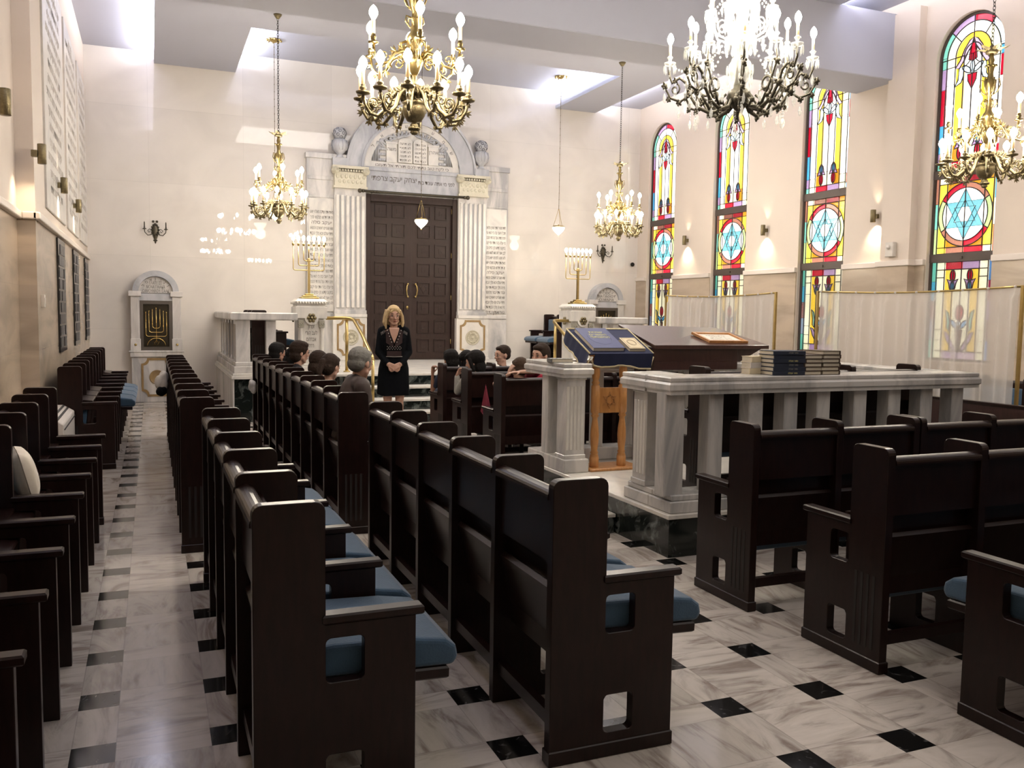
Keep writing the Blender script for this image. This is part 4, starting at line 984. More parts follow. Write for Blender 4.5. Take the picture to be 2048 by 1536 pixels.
def ornament_panel(parent, x, y, z, w, h, rosette=.145, solid=False):
    f = MB().frame(clean_notch(w, h, w*.38), clean_notch(w*.86, h*.89, w*.36), -.008, .004, 'y', M=at(x, y, z)).build('ochre_inlay', MT['ochre'], parent)
    g = MB(); 
    g.lathe([(rosette, 0), (rosette, .006), (rosette*.93, .010), (rosette*.9, .006), (.0, .006)], 28, M=at(x, y, z) @ Matrix.Rotation(PI/2, 4, 'X'))
    if not solid:
        for q in range(12):
            a = q*PI/6; g.ball((x+rosette*.62*math.cos(a), y-.008, z+rosette*.62*math.sin(a)), rosette*.17, 8, sq=(1, .4, 1))
            g.tube([(x+rosette*.3*math.cos(a+.26), y-.008, z+rosette*.3*math.sin(a+.26)), (x+rosette*.8*math.cos(a+.26), y-.01, z+rosette*.8*math.sin(a+.26))], .006, 5)
        g.ball((x, y-.01, z), rosette*.22, 10, sq=(1, .5, 1))
    g.build('rosette', MT['ochre'] if solid else MT['ochre_lt'], parent)
for s in (-1, 1):
    cx = s*1.19
    p = MB().box(cx-.33, cx+.30 if s < 0 else cx+.33, -.10, .06, 0, Z(1.50)).box(cx-.30, cx+.30, -.12, .06, Z(1.50), Z(1.56)).box(cx-.34, cx+.34, -.12, .06, 0, .04).build('pedestal', mw, A, bev=.005)
    ornament_panel(p, cx, -.101, Z(1.13), .26, .34)
    c = MB().box(cx-.29, cx+.29, -.04, .06, Z(1.55), Z(3.88)).box(cx-.30, cx+.30, -.07, .06, Z(1.56), Z(1.63)).build('pilaster', MT['marble'], A, bev=.004)
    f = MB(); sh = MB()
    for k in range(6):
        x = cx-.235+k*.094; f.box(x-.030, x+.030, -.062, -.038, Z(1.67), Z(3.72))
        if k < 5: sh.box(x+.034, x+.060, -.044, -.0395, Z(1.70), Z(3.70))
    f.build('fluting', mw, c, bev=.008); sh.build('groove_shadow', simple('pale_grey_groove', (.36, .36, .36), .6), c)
    k_ = MB().box(cx-.29, cx+.29, -.09, .06, Z(3.87), Z(4.13)).box(cx-.33, cx+.33, -.12, .06, Z(4.19), Z(4.24)).box(cx-.31, cx+.31, -.10, .06, Z(3.84), Z(3.88))
    for q in (-1, 1):
        k_.lathe([(.058, -.16), (.062, -.15), (.062, .0)], 16, M=at(cx+q*.28, 0, Z(4.15)) @ Matrix.Rotation(PI/2, 4, 'X') @ at(0, 0, .14) @ Matrix.Scale(1, 4))
        k_.tube([(cx+q*.28+(.045-.0035*i)*math.cos(i*.6), -.155, Z(4.15)+(.045-.0035*i)*math.sin(i*.6)) for i in range(12)], .007, 5)
    for q in range(9): k_.ball((cx-.20+.05*q, -.115, Z(4.155)), .02, 8, sq=(.9, .7, 1.1))
    for q in range(7):
        k_.ball((cx-.24+.08*q, -.09, Z(4.05)), .032, 8, sq=(.9, .5, 1.3)); k_.ball((cx-.20+.08*q, -.09, Z(3.96)), .028, 8, sq=(1, .5, 1.2)) if q < 6 else None
    k_.build('carved_capital', simple('cream_carved_capital', (.60, .56, .43), .5, noise=.15, nscale=40, bump=.3, bscale=60), A)
    # urn with a pierced ball
    u = MB().box(cx+s*.18-.14, cx+s*.18+.14, -.06, .12, Z(4.24), Z(4.38)).lathe([(.10, 4.38), (.06, 4.41), (.05, 4.45), (.13, 4.53), (.145, 4.62), (.125, 4.70), (.10, 4.72)], 20, M=at(cx+s*.18, .02, -GZ))
    for q in range(14): u.tube([(cx+s*.18+r_*math.cos(q*PI/7), .02+r_*math.sin(q*PI/7), z_-GZ) for r_, z_ in ((.125, 4.52), (.15, 4.60), (.133, 4.70))], .009, 5)
    uo = u.build('urn', mg, A)
    b_ = MB().ball((cx+s*.18, .02, Z(4.82)), .12, 16); bo = b_.build('carved_ball', mg, uo)
    d_ = MB()
    for q in range(22):
        g_ = q*2.4; zz_ = -.75+1.6*q/22; rr_ = math.sqrt(max(0, 1-zz_*zz_)); d_.lathe([(.032, 0), (.026, .01), (.020, .0)], 8, M=at(cx+s*.18, .02, Z(4.82)) @ Vector((rr_*math.cos(g_), rr_*math.sin(g_), zz_)).to_track_quat('Z', 'Y').to_matrix().to_4x4() @ at(0, 0, .115))
    d_.build('ball_holes', simple('shadow_grey', (.16, .16, .17), .8), uo)
    # side inscriptions
VERS = ['לדוד מזמור לאדני הארץ ומלואה', 'תבל וישבי בה כי הוא על', 'ימים יסדה ועל נהרות יכוננה', 'מי יעלה בהר אדני ומי יקום', 'במקום קדשו נקי כפים ובר', 'לבב אשר לא נשא לשוא נפשי', 'ולא נשבע למרמה ישא ברכה', 'מאת אדני וצדקה מאלהי ישעו', 'זה דור דרשו מבקשי פניך', 'יעקב סלה', 'שאו שערים ראשיכם והנשאו', 'פתחי עולם ויבוא מלך הכבוד', 'מי זה מלך הכבוד אדני עזוז', 'וגבור אדני גבור מלחמה', 'שאו שערים ראשיכם ושאו', 'פתחי עולם ויבא מלך הכבוד', 'מי הוא זה מלך הכבוד אדני', 'צבאות הוא מלך הכבוד סלה']
for s in (-1, 1):
    sl_ = MB().box(s*1.70-.225, s*1.70+.225, .03, .06, Z(1.60), Z(3.64)).build('inscription_slab', MT['marble_w'], A, bev=.003)
    n_ = 18
    for k in range(n_):
        v = VERS[k if s > 0 else (k+7) % 18]
        text(v, .082, 'carved_line', MT['engrave'], sl_, Matrix.Translation((s*1.70, .029, Z(3.40 if s < 0 else 3.28)-k*.097)) @ FRONT, .001, heb=True, width=.36 if len(v) < 12 else .41)
    text('אמן' if s > 0 else 'סלה', .085, 'carved_line', MT['engrave'], sl_, Matrix.Translation((s*1.70+.02, .029, Z(1.52)+(.0 if s > 0 else .05)+.10)) @ FRONT, .001, heb=True)
ent = MB().box(-.92, .92, -.02, .06, Z(3.80), Z(4.27)).box(-.90, .90, -.045, .06, Z(4.20), Z(4.27)).build('lintel', mg, A, bev=.006)
text('יצחק יעקב צרפתי', .135, 'carved_text', MT['engrave'], ent, Matrix.Translation((-.36, -.021, Z(4.07))) @ FRONT, .002, heb=True, width=.86)
text('לפני מי אתה עומד בית', .10, 'carved_text', MT['engrave'], ent, Matrix.Translation((.46, -.021, Z(4.04))) @ FRONT, .002, heb=True, width=.72)
# the arch
SPZ = Z(4.26)
ar = MB(); N_ = 40
def ring(mb, r0, r1, h0, h1, y0, y1, m=None):
    o = arc(0, SPZ, r1, 0, PI, N_, h1); i = arc(0, SPZ, r0, 0, PI, N_, h0)
    for k in range(N_): mb.prism([o[k], o[k+1], i[k+1], i[k]], y0, y1, 'y', m)
ring(ar, .98, 1.22, .92, 1.16, .0, .18); ring(ar, 1.22, 1.26, 1.16, 1.20, -.04, .18); ring(ar, .93, .98, .87, .92, -.02, .18); ar.build('arch', mg, A)
ty = MB(); ty.prism([(-.93, SPZ)]+list(reversed(arc(0, SPZ, .93, 0, PI, N_, .87))), .05, .18, 'y'); ty = ty.build('tympanum', MT['marble_w'], A)
bd = MB(); ring(bd, .80, .93, .75, .87, .02, .06); bd.box(-.80, .80, .02, .06, SPZ, SPZ+.12); bd = bd.build('inscribed_band', mw, ty)
text('כי לקח טוב נתתי לכם תורתי אל תעזבו', .075, 'carved_text', MT['engrave'], bd, Matrix.Translation((0, .019, SPZ+.06)) @ FRONT, .001, heb=True, width=1.42)
for k, ch in enumerate('שמעישראל'):
    a = R(28+k*17.5); text(ch, .085, 'carved_letter', MT['engrave'], bd, Matrix.Translation((.865*math.cos(a), .019, SPZ+.81*math.sin(a))) @ FRONT @ Matrix.Rotation(a-PI/2, 4, 'Z'), .001)
# carved curtain, tablets, pillars
cu = MB()
for s in (-1, 1):
    for k in range(9):
        f = k/8; x0 = s*(.03+.0*f); top_a = R(88-58*f*.95)
        p0 = (s*.76*math.cos(top_a), .03, SPZ+.10+.60*math.sin(top_a)*1.05)
        p3 = (s*(.28+.34*f), .03, SPZ+.60-.10*f-.02*(k % 2))
        p1 = (p0[0]*.75, .03, p0[2]-.12)
        pts = []
        for i in range(9):
            q = i/8; pts.append(tuple((1-q)**2*p0[j]+2*q*(1-q)*p1[j]+q*q*p3[j] for j in range(3)))
        cu.tube(pts, .018, 6)
    for k in range(5): cu.tube([(s*(.60+.02*k), .03, SPZ+.50), (s*(.64+.025*k), .03, SPZ+.32), (s*(.62+.035*k), .03, SPZ+.13)], .011, 6)
    cu.ball((s*.60, .03, SPZ+.50), .05, 10, sq=(1, .6, 1)); cu.ball((s*.66, .03, SPZ+.46), .04, 10, sq=(1, .6, 1))
    cu.tube([(s*.10, .03, SPZ+.66), (s*.3, .025, SPZ+.58), (s*.46, .025, SPZ+.60), (s*.58, .03, SPZ+.52)], .02, 6)
cu.build('carved_curtain', MT['marble_g'], ty)
cs = MB()
for s in (-1, 1):
    for k in range(8):
        f = k/8; a_ = R(84-52*f); cs.tube([(s*.74*math.cos(a_), .036, SPZ+.12+.58*math.sin(a_)), (s*(.50*math.cos(a_)+.05), .03, SPZ+.56+.06*(1-f)), (s*(.30+.30*f), .03, SPZ+.57-.09*f)], .006, 5)
    for k in range(4): cs.tube([(s*(.62+.045*k), .025, SPZ+.44), (s*(.64+.045*k), .025, SPZ+.13)], .005, 5)
cs.build('curtain_folds', MT['engrave'], ty)
for s in (-1, 1):
    x = s*.145
    tb_ = MB().prism([(x-.135, SPZ+.13), (x+.135, SPZ+.13), (x+.135, SPZ+.50)]+arc(x, SPZ+.50, .135, 0, PI, 8, .09)[1:-1]+[(x-.135, SPZ+.50)], .0, .05, 'y').build('stone_tablet', MT['marble_w'], ty, bev=.004)
    lines = (['אנכי אדני', 'לא יהיה', 'לא תשא', 'זכור את', 'כבד את'] if s > 0 else ['לא תרצח', 'לא תנאף', 'לא תגנב', 'לא תענה', 'לא תחמד'])
    for k, l_ in enumerate(lines): text(l_, .062, 'carved_line', MT['engrave'], tb_, Matrix.Translation((x, -.001, SPZ+.475-k*.075)) @ FRONT, .001, heb=True, width=.21)
    pb_ = MB().box(s*.405-.10, s*.405+.10, .005, .05, SPZ+.12, SPZ+.49).box(s*.405-.115, s*.405+.115, .0, .05, SPZ+.46, SPZ+.50).build('carved_pillar', MT['marble_w'], ty, bev=.004)
    text('משה' if s < 0 else 'אהרן', .09, 'carved_text', MT['engrave'], pb_, Matrix.Translation((s*.405, .004, SPZ+.36)) @ FRONT, .001, heb=True)
    lf = MB()
    for k in range(9): lf.ball((s*(.54+.045*(k % 3)), .03, SPZ+.16+.10*(k//3)), .035, 8, sq=(1, .5, .8))
    lf.build('carved_leaves', MT['marble_g'], ty)
# doors of the ark
dz1 = Z(3.78); FR = MB().box(-.90, -.80, .02, .18, 0, dz1).box(.80, .90, .02, .18, 0, dz1).box(-.80, .80, .02, .18, dz1-.13, dz1); FR.build('door_frame', MT['door'], A, bev=.004)
for s in (-1, 1):
    a, b = sorted((s*.004, s*.795))
    lf = MB().box(a, b, .09, .15, .01, dz1-.13).build('door_leaf', MT['door'], A)
    gp = MB(); mk = MB()
    for r_ in range(8):
        zc = Z(3.50)-r_*.361
        for cx_, w_ in ((s*.25, .125), (s*.585, .12)):
            gp.frame([(cx_-w_, zc-.125), (cx_+w_, zc-.125), (cx_+w_, zc+.125), (cx_-w_, zc+.125)], [(cx_-w_+.018, zc-.107), (cx_+w_-.018, zc-.107), (cx_+w_-.018, zc+.107), (cx_-w_+.018, zc+.107)], .068, .092, 'y')
            if r_ == 4 and abs(cx_) < .4:
                for tri in star_tris(cx_, zc, .10): mk.frame(list(tri), ring_of(list(tri), cx_, zc, .78), .080, .0895, 'y')
            else:
                mk.box(cx_-.035, cx_-.022, .082, .0895, zc-.035, zc+.04); mk.box(cx_-.035, cx_+.035, .082, .0895, zc-.045, zc-.03); mk.box(cx_+.022, cx_+.035, .082, .0895, zc-.035, zc-.01)
    gp.build('panel_moulding', MT['door'], lf); mk.build('carved_letters', MT['door_dark'], lf)
    hx = s*.075
    MB().tube([(hx, .09, Z(2.14)), (hx, .03, Z(2.14)), (hx+s*.02, .02, Z(2.10)), (hx+s*.03, .015, Z(2.02)), (hx+s*.02, .02, Z(1.94)), (hx, .03, Z(1.90)), (hx, .09, Z(1.90))], .012, 8).ball((hx, .03, Z(2.14)), .022, 8).ball((hx, .03, Z(1.90)), .022, 8).build('handle', MT['brass'], lf)
    for zh in (3.5, 2.66, 1.85, 1.0): MB().tube([(s*.80, .075, Z(zh)), (s*.80, .075, Z(zh)+.10)], .010, 8).build('hinge', MT['brass'], lf)
    if s < 0: MB().lathe([(.028, 0), (.028, .01), (.0, .014)], 14, M=at(-.07, .09, Z(1.70)) @ Matrix.Rotation(PI/2, 4, 'X')).prism([(-.078, Z(1.66)), (-.062, Z(1.66)), (-.066, Z(1.70)), (-.074, Z(1.70))], .08, .09, 'y').build('keyhole_plate', MT['brass'], lf)
MB().box(-.006, .006, .088, .092, .01, dz1-.13).build('meeting_stile', MT['door_dark'], A)
t = thing('curtain_rod', 'dark metal curtain rod across the top of the ark doors', 'curtain rod', (AX, AY-.17, 3.80))
MB().tube([(-1.02, 0, 0), (1.02, 0, 0)], .022, 10).build('rod', MT['bronze'], t)
for s in (-1, 1): MB().ball((s*1.04, 0, 0), .04, 12).lathe([(.03, -.02), (.03, .02)], 10, M=at(s*.98, 0, 0) @ Matrix.Rotation(PI/2, 4, 'Y')).build('finial', MT['bronze'], t); MB().box(s*.8-.012, s*.8+.012, 0, .14, -.02, .02).build('bracket', MT['bronze'], t)
g = MB(); 
for k in range(5): g.lathe([(.028, -.004), (.028, .004)], 10, M=at(-.80+.03*k, 0, 0) @ Matrix.Rotation(PI/2, 4, 'Y'))
g.build('ring', MT['bronze'], t)
# ------------------------------------------------------------------ memorial niches on the far wall
def niche(x, z0, label, words):
    t = thing('memorial_niche', label, 'niche', (x, WY-.24, z0), 0, 'arched marble memorial niches')
    mb = MB().box(-.40, .40, .06, .24, 0, .78); mb.box(-.42, .42, .03, .24, .78, .86).box(-.44, .44, .02, .24, .86, .89)
    mb.build('base_block', MT['marble'], t, bev=.006)
    if z0 < .3: ornament_panel(t, 0, .058, .43, .25, .33, .125, True)
    zb, zt = .89, 1.84
    for s in (-1, 1):
        a, b = sorted((s*.26, s*.40)); c = MB().box(a, b, .05, .24, zb, zt).box(a-.012, b+.012, .03, .24, zb, zb+.20).box(a-.03, b+.03, .02, .24, zt-.03, zt+.06).build('pilaster', MT['marble'], t, bev=.004)
        f = MB()
        for k in range(4): f.box(s*.33-.045+.026*k, s*.33-.034+.026*k, .047, .051, zb+.24, zt-.07)
        f.build('fluting', MT['engrave_lt'], c); MB().ball((s*.33, .028, zb+.10), .022, 10).build('brass_stud', MT['brass'], c)
    hd = MB().box(-.27, .27, .08, .24, 1.74, 1.86); N2 = 24
    o = arc(0, 1.88, .37, 0, PI, N2); i = arc(0, 1.88, .275, 0, PI, N2)
    for k in range(N2): hd.prism([o[k], o[k+1], i[k+1], i[k]], .03, .24, 'y')
    hd.build('arch', MT['marble_g'], t)
    tp_ = MB().prism([(-.28, 1.87)]+list(reversed(arc(0, 1.87, .28, 0, PI, N2))), .09, .24, 'y').build('tympanum', MT['marble'], t)
    text(words, .072, 'carved_text', MT['engrave'], tp_, Matrix.Translation((0, .089, 1.97)) @ FRONT, .001, spacing=.95, width=.42)
    for k, ch in enumerate('זנרואמל'): a = R(30+k*20); text(ch, .07, 'carved_letter', MT['engrave'], tp_, Matrix.Translation((.225*math.cos(a), .089, 1.88+.225*math.sin(a))) @ FRONT @ Matrix.Rotation(a-PI/2, 4, 'Z'), .001)
    fr = MB().frame([(-.26, zb+.0), (.26, zb+.0), (.26, 1.74), (-.26, 1.74)], [(-.205, zb+.06), (.205, zb+.06), (.205, 1.68), (-.205, 1.68)], .06, .12, 'y').build('metal_frame', simple('brown_metal', (.10, .085, .07), .4, .4), t)
    gl = MB().box(-.21, .21, .10, .23, zb+.05, 1.69).build('dark_pane', simple('dark_gold_mosaic', (.025, .018, .008), .3, .3, noise=.6, nscale=40), t)
    m = MB(); y = .088
    for dx, zb_, zt_ in ((.06, 1.27, 1.60), (.115, 1.20, 1.57), (.165, 1.13, 1.54)):
        r_ = .04; m.tube([(-dx, y, zt_), (-dx, y, zb_+r_)]+[(-dx+r_-r_*math.cos(a*PI/8), y, zb_+r_-r_*math.sin(a*PI/8)) for a in range(1, 5)]+[(dx-r_+r_*math.sin(a*PI/8), y, zb_+r_-r_*math.cos(a*PI/8)) for a in range(0, 4)]+[(dx, y, zb_+r_), (dx, y, zt_)], .006, 6)
    m.tube([(0, y, 1.64), (0, y, 1.02)], .006, 6); m.tube([(.145*math.cos(a*PI/12), y, .97+.145*math.sin(a*PI/12)*.9) for a in range(13)], .006, 6)
    for tri in star_tris(0, 1.015, .055): m.tube([(a, y-.004, b) for a, b in tri], .005, 5, closed=True)
    for dx in (-.165, -.115, -.06, 0, .06, .115, .165): m.ball((dx, y, 1.40), .010, 6); m.ball((dx, y, 1.61 if dx == 0 else 1.60-abs(dx)*.35), .009, 6)
    m.build('gold_menorah', MT['gold'], gl)
niche(.075, 0, 'arched marble niche with a gold menorah panel at the end of the left aisle', 'ΕΛΑΤΕ ΣΕ\nΜΟΝΑ ΓΙΝΑΚΑ\nCΑΜΟΥΗΛΟΥ ΙΣΑΑΚ')
niche(8.78, 0.02, 'arched marble niche partly hidden behind the right menorah pedestal', 'CΙΟC\nΜΑΤΑΘΙΟΥ\nCΕΜΑΡΙΑ')
def sconce(x, z, label):
    t = thing('wall_sconce', label, 'wall sconce', (x, WY, z), 0, 'two-armed bronze wall sconces')
    b = MB().lathe([(.0, -.22), (.012, -.20), (.02, -.15), (.03, -.12), (.05, -.05), (.06, .03), (.045, .08), (.03, .12), (.0, .14)], 12, M=Matrix.Scale(.5, 4, (0, 1, 0)))
    for k in range(12): a = k*PI/6; b.ball((.055*math.cos(a), -.02, .02+.09*math.sin(a)), .018, 6)
    for s in (-1, 1): b.ball((s*.03, -.02, .16), .022, 8); b.ball((s*.02, -.02, -.16), .015, 6)
    b.build('back_plate', MT['bronze'], t)
    for s in (-1, 1):
        a = MB().tube([(s*.03, -.03, -.02), (s*.07, -.06, -.07), (s*.12, -.08, -.08), (s*.165, -.09, -.03), (s*.17, -.09, .02)], .008, 6)
        a.tube([(s*.05, -.04, .0), (s*.09, -.05, .03), (s*.12, -.06, .0), (s*.10, -.06, -.03), (s*.08, -.05, -.01)], .006, 6); a.lathe([(.03, .02), (.034, .03), (.012, .04), (.014, .06)], 10, M=at(s*.17, -.09, 0)); a = a.build('arm', MT['bronze'], t)
        MB().lathe([(.010, .055), (.010, .13), (.004, .15)], 8, M=at(s*.17, -.09, 0)).build('candle', MT['bronze'], a)
sconce(.085, 2.93, 'dark bronze two-armed sconce above the left niche'); sconce(8.75, 2.90, 'dark bronze two-armed sconce behind the right menorah')
# ------------------------------------------------------------------ chandeliers
def chain_mb(z0, z1, r=.012, step=.032, m=None):
    mb = MB(); n = max(2, int((z1-z0)/step))
    for k in range(n):
        z = z0+(z1-z0)*(k+.5)/n; h = (z1-z0)/n*.68
        pts = [((r*math.cos(a*PI/4) if k % 2 else 0), (0 if k % 2 else r*math.cos(a*PI/4)), z+h*math.sin(a*PI/4)) for a in range(8)]
        mb.tube(pts, r*.28, 4, closed=True)
    return mb
def scroll(cx, cz, r, a0, turns, n=10, dirn=1, plane=lambda u, z: (u, 0, z)):
    return [plane(cx+r*(1-.75*i/n)*math.cos(a0+dirn*turns*2*PI*i/n), cz+r*(1-.75*i/n)*math.sin(a0+dirn*turns*2*PI*i/n)) for i in range(n+1)]
def leaf(mb, u, z, s, a):
    """little acanthus tuft"""
    for k in (-1, 0, 1):
        g = a+k*.6; mb.add([(u, -.006*s/.03, z), (u+s*.5*math.cos(g)+.2*s*math.sin(g), 0, z+s*.5*math.sin(g)-.2*s*math.cos(g)), (u+s*math.cos(g), 0, z+s*math.sin(g)), (u+s*.5*math.cos(g)-.2*s*math.sin(g), 0, z+s*.5*math.sin(g)+.2*s*math.cos(g)), (u, .006*s/.03, z)], [(0, 1, 2), (0, 2, 3), (4, 2, 1), (4, 3, 2)])
# lower arm (radius .375) and upper arm (.335), local: u along +x, z relative to the ring height
LA = MB()
path = [(.05, 0, .03), (.10, 0, .065), (.16, 0, .02), (.21, 0, -.08), (.27, 0, -.135), (.325, 0, -.125), (.36, 0, -.07), (.375, 0, .0)]
LA.tube(path, [.016, .018, .016, .014, .013, .013, .012, .010], 7)
LA.tube(scroll(.295, -.055, .05, -PI*.4, 1.3, 14), .0065, 5); LA.tube(scroll(.235, -.02, .035, PI*.3, 1.2, 12, -1), .006, 5)
for u, z, s, a in ((.20, -.06, .05, 2.4), (.25, -.125, .04, -1.8), (.31, -.135, .045, -1.3), (.36, -.08, .045, -.3), (.13, .05, .05, 1.2), (.16, .03, .05, .5), (.10, .06, .045, 2.), (.37, -.03, .03, .1)): leaf(LA, u, z, s, a)
LA.lathe([(.008, -.01), (.045, .0), (.050, .012), (.02, .010), (.014, .022), (.024, .034), (.022, .045), (.014, .05), (.017, .06)], 12, M=at(.375, 0, 0))
LAM = LA.mesh('arm'); LAM.materials.append(MT['brass_dk'])
UA = MB()
UA.tube([(.04, 0, -.06), (.10, 0, .0), (.17, 0, -.03), (.22, 0, -.10), (.28, 0, -.12), (.325, 0, -.08), (.338, 0, .0)], [.013, .014, .012, .011, .010, .010, .009], 7)
UA.tube(scroll(.12, -.06, .04, PI*.5, 1.2, 12), .006, 5); UA.tube(scroll(.25, -.06, .035, -PI*.5, 1.2, 12), .005, 5)
for u, z, s, a in ((.10, .0, .055, 1.3), (.16, -.02, .05, .6), (.22, -.10, .05, -1.8), (.29, -.12, .045, -1.), (.33, -.05, .04, 0), (.07, -.03, .05, 2.)): leaf(UA, u, z, s, a)
UA.lathe([(.006, -.01), (.034, .0), (.036, .010), (.014, .012), (.018, .03), (.020, .045), (.014, .05), (.016, .06)], 12, M=at(.338, 0, 0))
UAM = UA.mesh('arm'); UAM.materials.append(MT['chand_brass'])
CNM = MB().lathe([(.0125, 0), (.0125, .105), (.008, .11)], 12).mesh('candle'); CNM.materials.append(MT['candle'])
BLM = MB().lathe([(.010, 0), (.018, .012), (.028, .032), (.030, .048), (.024, .068), (.012, .086), (.0, .096)], 14).mesh('bulb'); BLM.materials.append(MT['bulb'])
BODY = MB().lathe([(.0, -.235), (.018, -.23), (.03, -.215), (.016, -.20), (.026, -.185), (.03, -.165), (.016, -.15), (.05, -.14), (.075, -.10), (.082, -.05), (.075, -.03), (.09, -.02), (.06, .0), (.05, .03), (.055, .07), (.03, .09), (.02, .12), (.018, .17)], 18)
for k in range(12):
    a = k*PI/6; BODY.tube([(r*math.cos(a), r*math.sin(a), z) for r, z in ((.03, .10), (.075, .08), (.10, .04), (.085, .0))], .012, 5); BODY.ball((.03*math.cos(a), .03*math.sin(a), -.19), .014, 6)
BODYM = BODY.mesh('lower_body'); BODYM.materials.append(MT['brass_dk'])
B2 = MB().lathe([(.015, .17), (.03, .19), (.06, .25), (.07, .29), (.05, .31), (.045, .35), (.065, .40), (.05, .44), (.03, .47), (.024, .52), (.02, .60), (.035, .64), (.05, .70), (.055, .74), (.03, .77), (.022, .81), (.03, .86), (.02, .90), (.028, .93), (.02, .96), (.016, 1.02)], 16)
for k in range(6):
    a = k*PI/3; c_, s_ = math.cos(a), math.sin(a)
    B2.tube([(c_*u, s_*u, z) for u, z in ((.03, .74), (.075, .76), (.085, .70), (.06, .64), (.03, .62))], .006, 5); B2.tube([(c_*u, s_*u, z) for u, z in ((.05, .40), (.10, .38), (.11, .33), (.07, .30))], .010, 5); B2.tube([(c_*u, s_*u, z) for u, z in ((.02, .56), (.06, .57), (.065, .53), (.04, .50))], .006, 5)
    B2.ball((c_*.04, s_*.04, .88), .014, 6); B2.ball((c_*.05, s_*.05, .30), .018, 6)
B2M = B2.mesh('upper_body'); B2M.materials.append(MT['chand_brass'])
CRN = MB()
for k in range(6):
    a = k*PI/3; c_, s_ = math.cos(a), math.sin(a)
    CRN.add([(c_*r-s_*w, s_*r+c_*w, z) for r, w, z in ((.02, 0, 1.0), (.06, .028, 1.03), (.12, .022, 1.035), (.15, 0, 1.05), (.12, -.022, 1.035), (.06, -.028, 1.03), (.07, 0, 1.015))], [(0, 1, 6), (1, 2, 6), (2, 3, 6), (3, 4, 6), (4, 5, 6), (5, 0, 6)])
CRN.lathe([(.05, .99), (.055, 1.01), (.03, 1.04), (.012, 1.07)], 12); CRNM = CRN.mesh('leaf_crown'); CRNM.materials.append(MT['brass_dk'])
def chandelier(x, y, label, ztop=ZS, zr=3.07, turn=0.):
    t = thing('brass_chandelier', label, 'chandelier', (x, y, zr), turn, 'brass candle chandeliers')
    put('lower_body', BODYM, t); put('upper_body', B2M, t); put('leaf_crown', CRNM, t)
    for k in range(12):
        a = put('arm', LAM, t, rz=k*PI/6+.13)
        put('candle', CNM, a, (.375, 0, .05)); put('bulb', BLM, a, (.375, 0, .155))
    for k in range(6):
        a = put('arm', UAM, t, (0, 0, .32), k*PI/3+.35)
        put('candle', CNM, a, (.338, 0, .05)); put('bulb', BLM, a, (.338, 0, .155))
    chain_mb(1.04, ztop-zr-.02, .012, .034).build('chain', MT['dark_metal'], t)
    MB().lathe([(.02, ztop-zr-.06), (.05, ztop-zr-.02), (.06, ztop-zr)], 16).build('ceiling_rose', MT['brass_dk'], t)
    for dz, e, rr, n_ in ((.21, 80., .375, 5), (.53, 28., .338, 2)):
        for q in range(n_):
            l = bpy.data.lights.new('chandelier_light', 'POINT'); l.energy = e/n_; l.color = (1., .87, .70); l.shadow_soft_size = .045
            g_ = turn+.13+2*PI*q/n_
            o = bpy.data.objects.new('chandelier_light', l); COL.objects.link(o); o.location = (x+rr*math.cos(g_), y+rr*math.sin(g_), zr+dz)
chandelier(1.72, 6.05, 'large brass candle chandelier hanging nearest, over the left pews'); chandelier(1.71, 13.0, 'brass candle chandelier hanging before the platform left of the ark', turn=.2)
chandelier(7.22, 13.0, 'brass candle chandelier hanging right of the ark beside the corner window', turn=.3); chandelier(7.22, 6.03, 'brass candle chandelier in front of the fourth stained window, cut by the right edge', turn=.1)
# crystal chandelier
def crystal_drop(s=1.):
    m = MB().ball((0, 0, -.012*s), .008*s, 6); z = -.03*s
    m.lathe([(.0, z), (.006*s, z-.006*s), (.014*s, z-.035*s), (.010*s, z-.055*s), (.0, z-.068*s)], 6, smooth=False); return m
def bead_chain(p0, p1, sag, n, r):
    m = MB()
    for k in range(n+1):
        f = k/n; m.ball((p0[0]+(p1[0]-p0[0])*f, p0[1]+(p1[1]-p0[1])*f, p0[2]+(p1[2]-p0[2])*f-sag*4*f*(1-f)), r, 6)
    return m
CX, CY_, CZ = 4.42, 6.02, 3.62
T = thing('crystal_chandelier', 'large crystal chandelier with dark bronze scroll arms above the bimah', 'chandelier', (CX, CY_, CZ)); T.scale = (.85, .85, 1.)
b = MB().lathe([(.0, -.36), (.03, -.355), (.06, -.33), (.09, -.30), (.12, -.25), (.10, -.20), (.06, -.18), (.04, -.12), (.035, .0), (.04, .8), (.02, 1.0), (.02, 1.3)], 18)
for k in range(8):
    a = k*PI/4; b.tube([(r*math.cos(a), r*math.sin(a), z) for r, z in ((.08, -.30), (.16, -.34), (.20, -.28), (.15, -.24))], .012, 6); b.ball((.2*math.cos(a), .2*math.sin(a), -.30), .025, 8)
b.build('bronze_stem', MT['bronze'], T)
g = MB().lathe([(.05, -.16), (.10, -.10), (.11, .0), (.07, .06), (.05, .12), (.12, .20), (.13, .26), (.06, .32), (.05, .40), (.11, .50), (.10, .58), (.05, .64), (.08, .74), (.05, .82)], 16)
for k in range(14):
    a = k*PI/7
    for z, r in ((-.08, .115), (.0, .12), (.22, .14), (.52, .12)): g.lathe([(.0, 0), (.009, -.01), (.012, -.05), (.0, -.085)], 5, M=at(r*math.cos(a), r*math.sin(a), z), smooth=False)
g.build('glass_column', MT['crystal'], T)
big = MB()
p3d = lambda u, z: (u, 0, z)
big.tube([(.06, 0, -.22), (.14, 0, -.34), (.26, 0, -.37), (.38, 0, -.32), (.46, 0, -.22), (.50, 0, -.12), (.56, 0, -.08), (.63, 0, -.12), (.66, 0, -.05), (.655, 0, .02)], [.018, .018, .017, .016, .015, .014, .013, .012, .012, .011], 7)
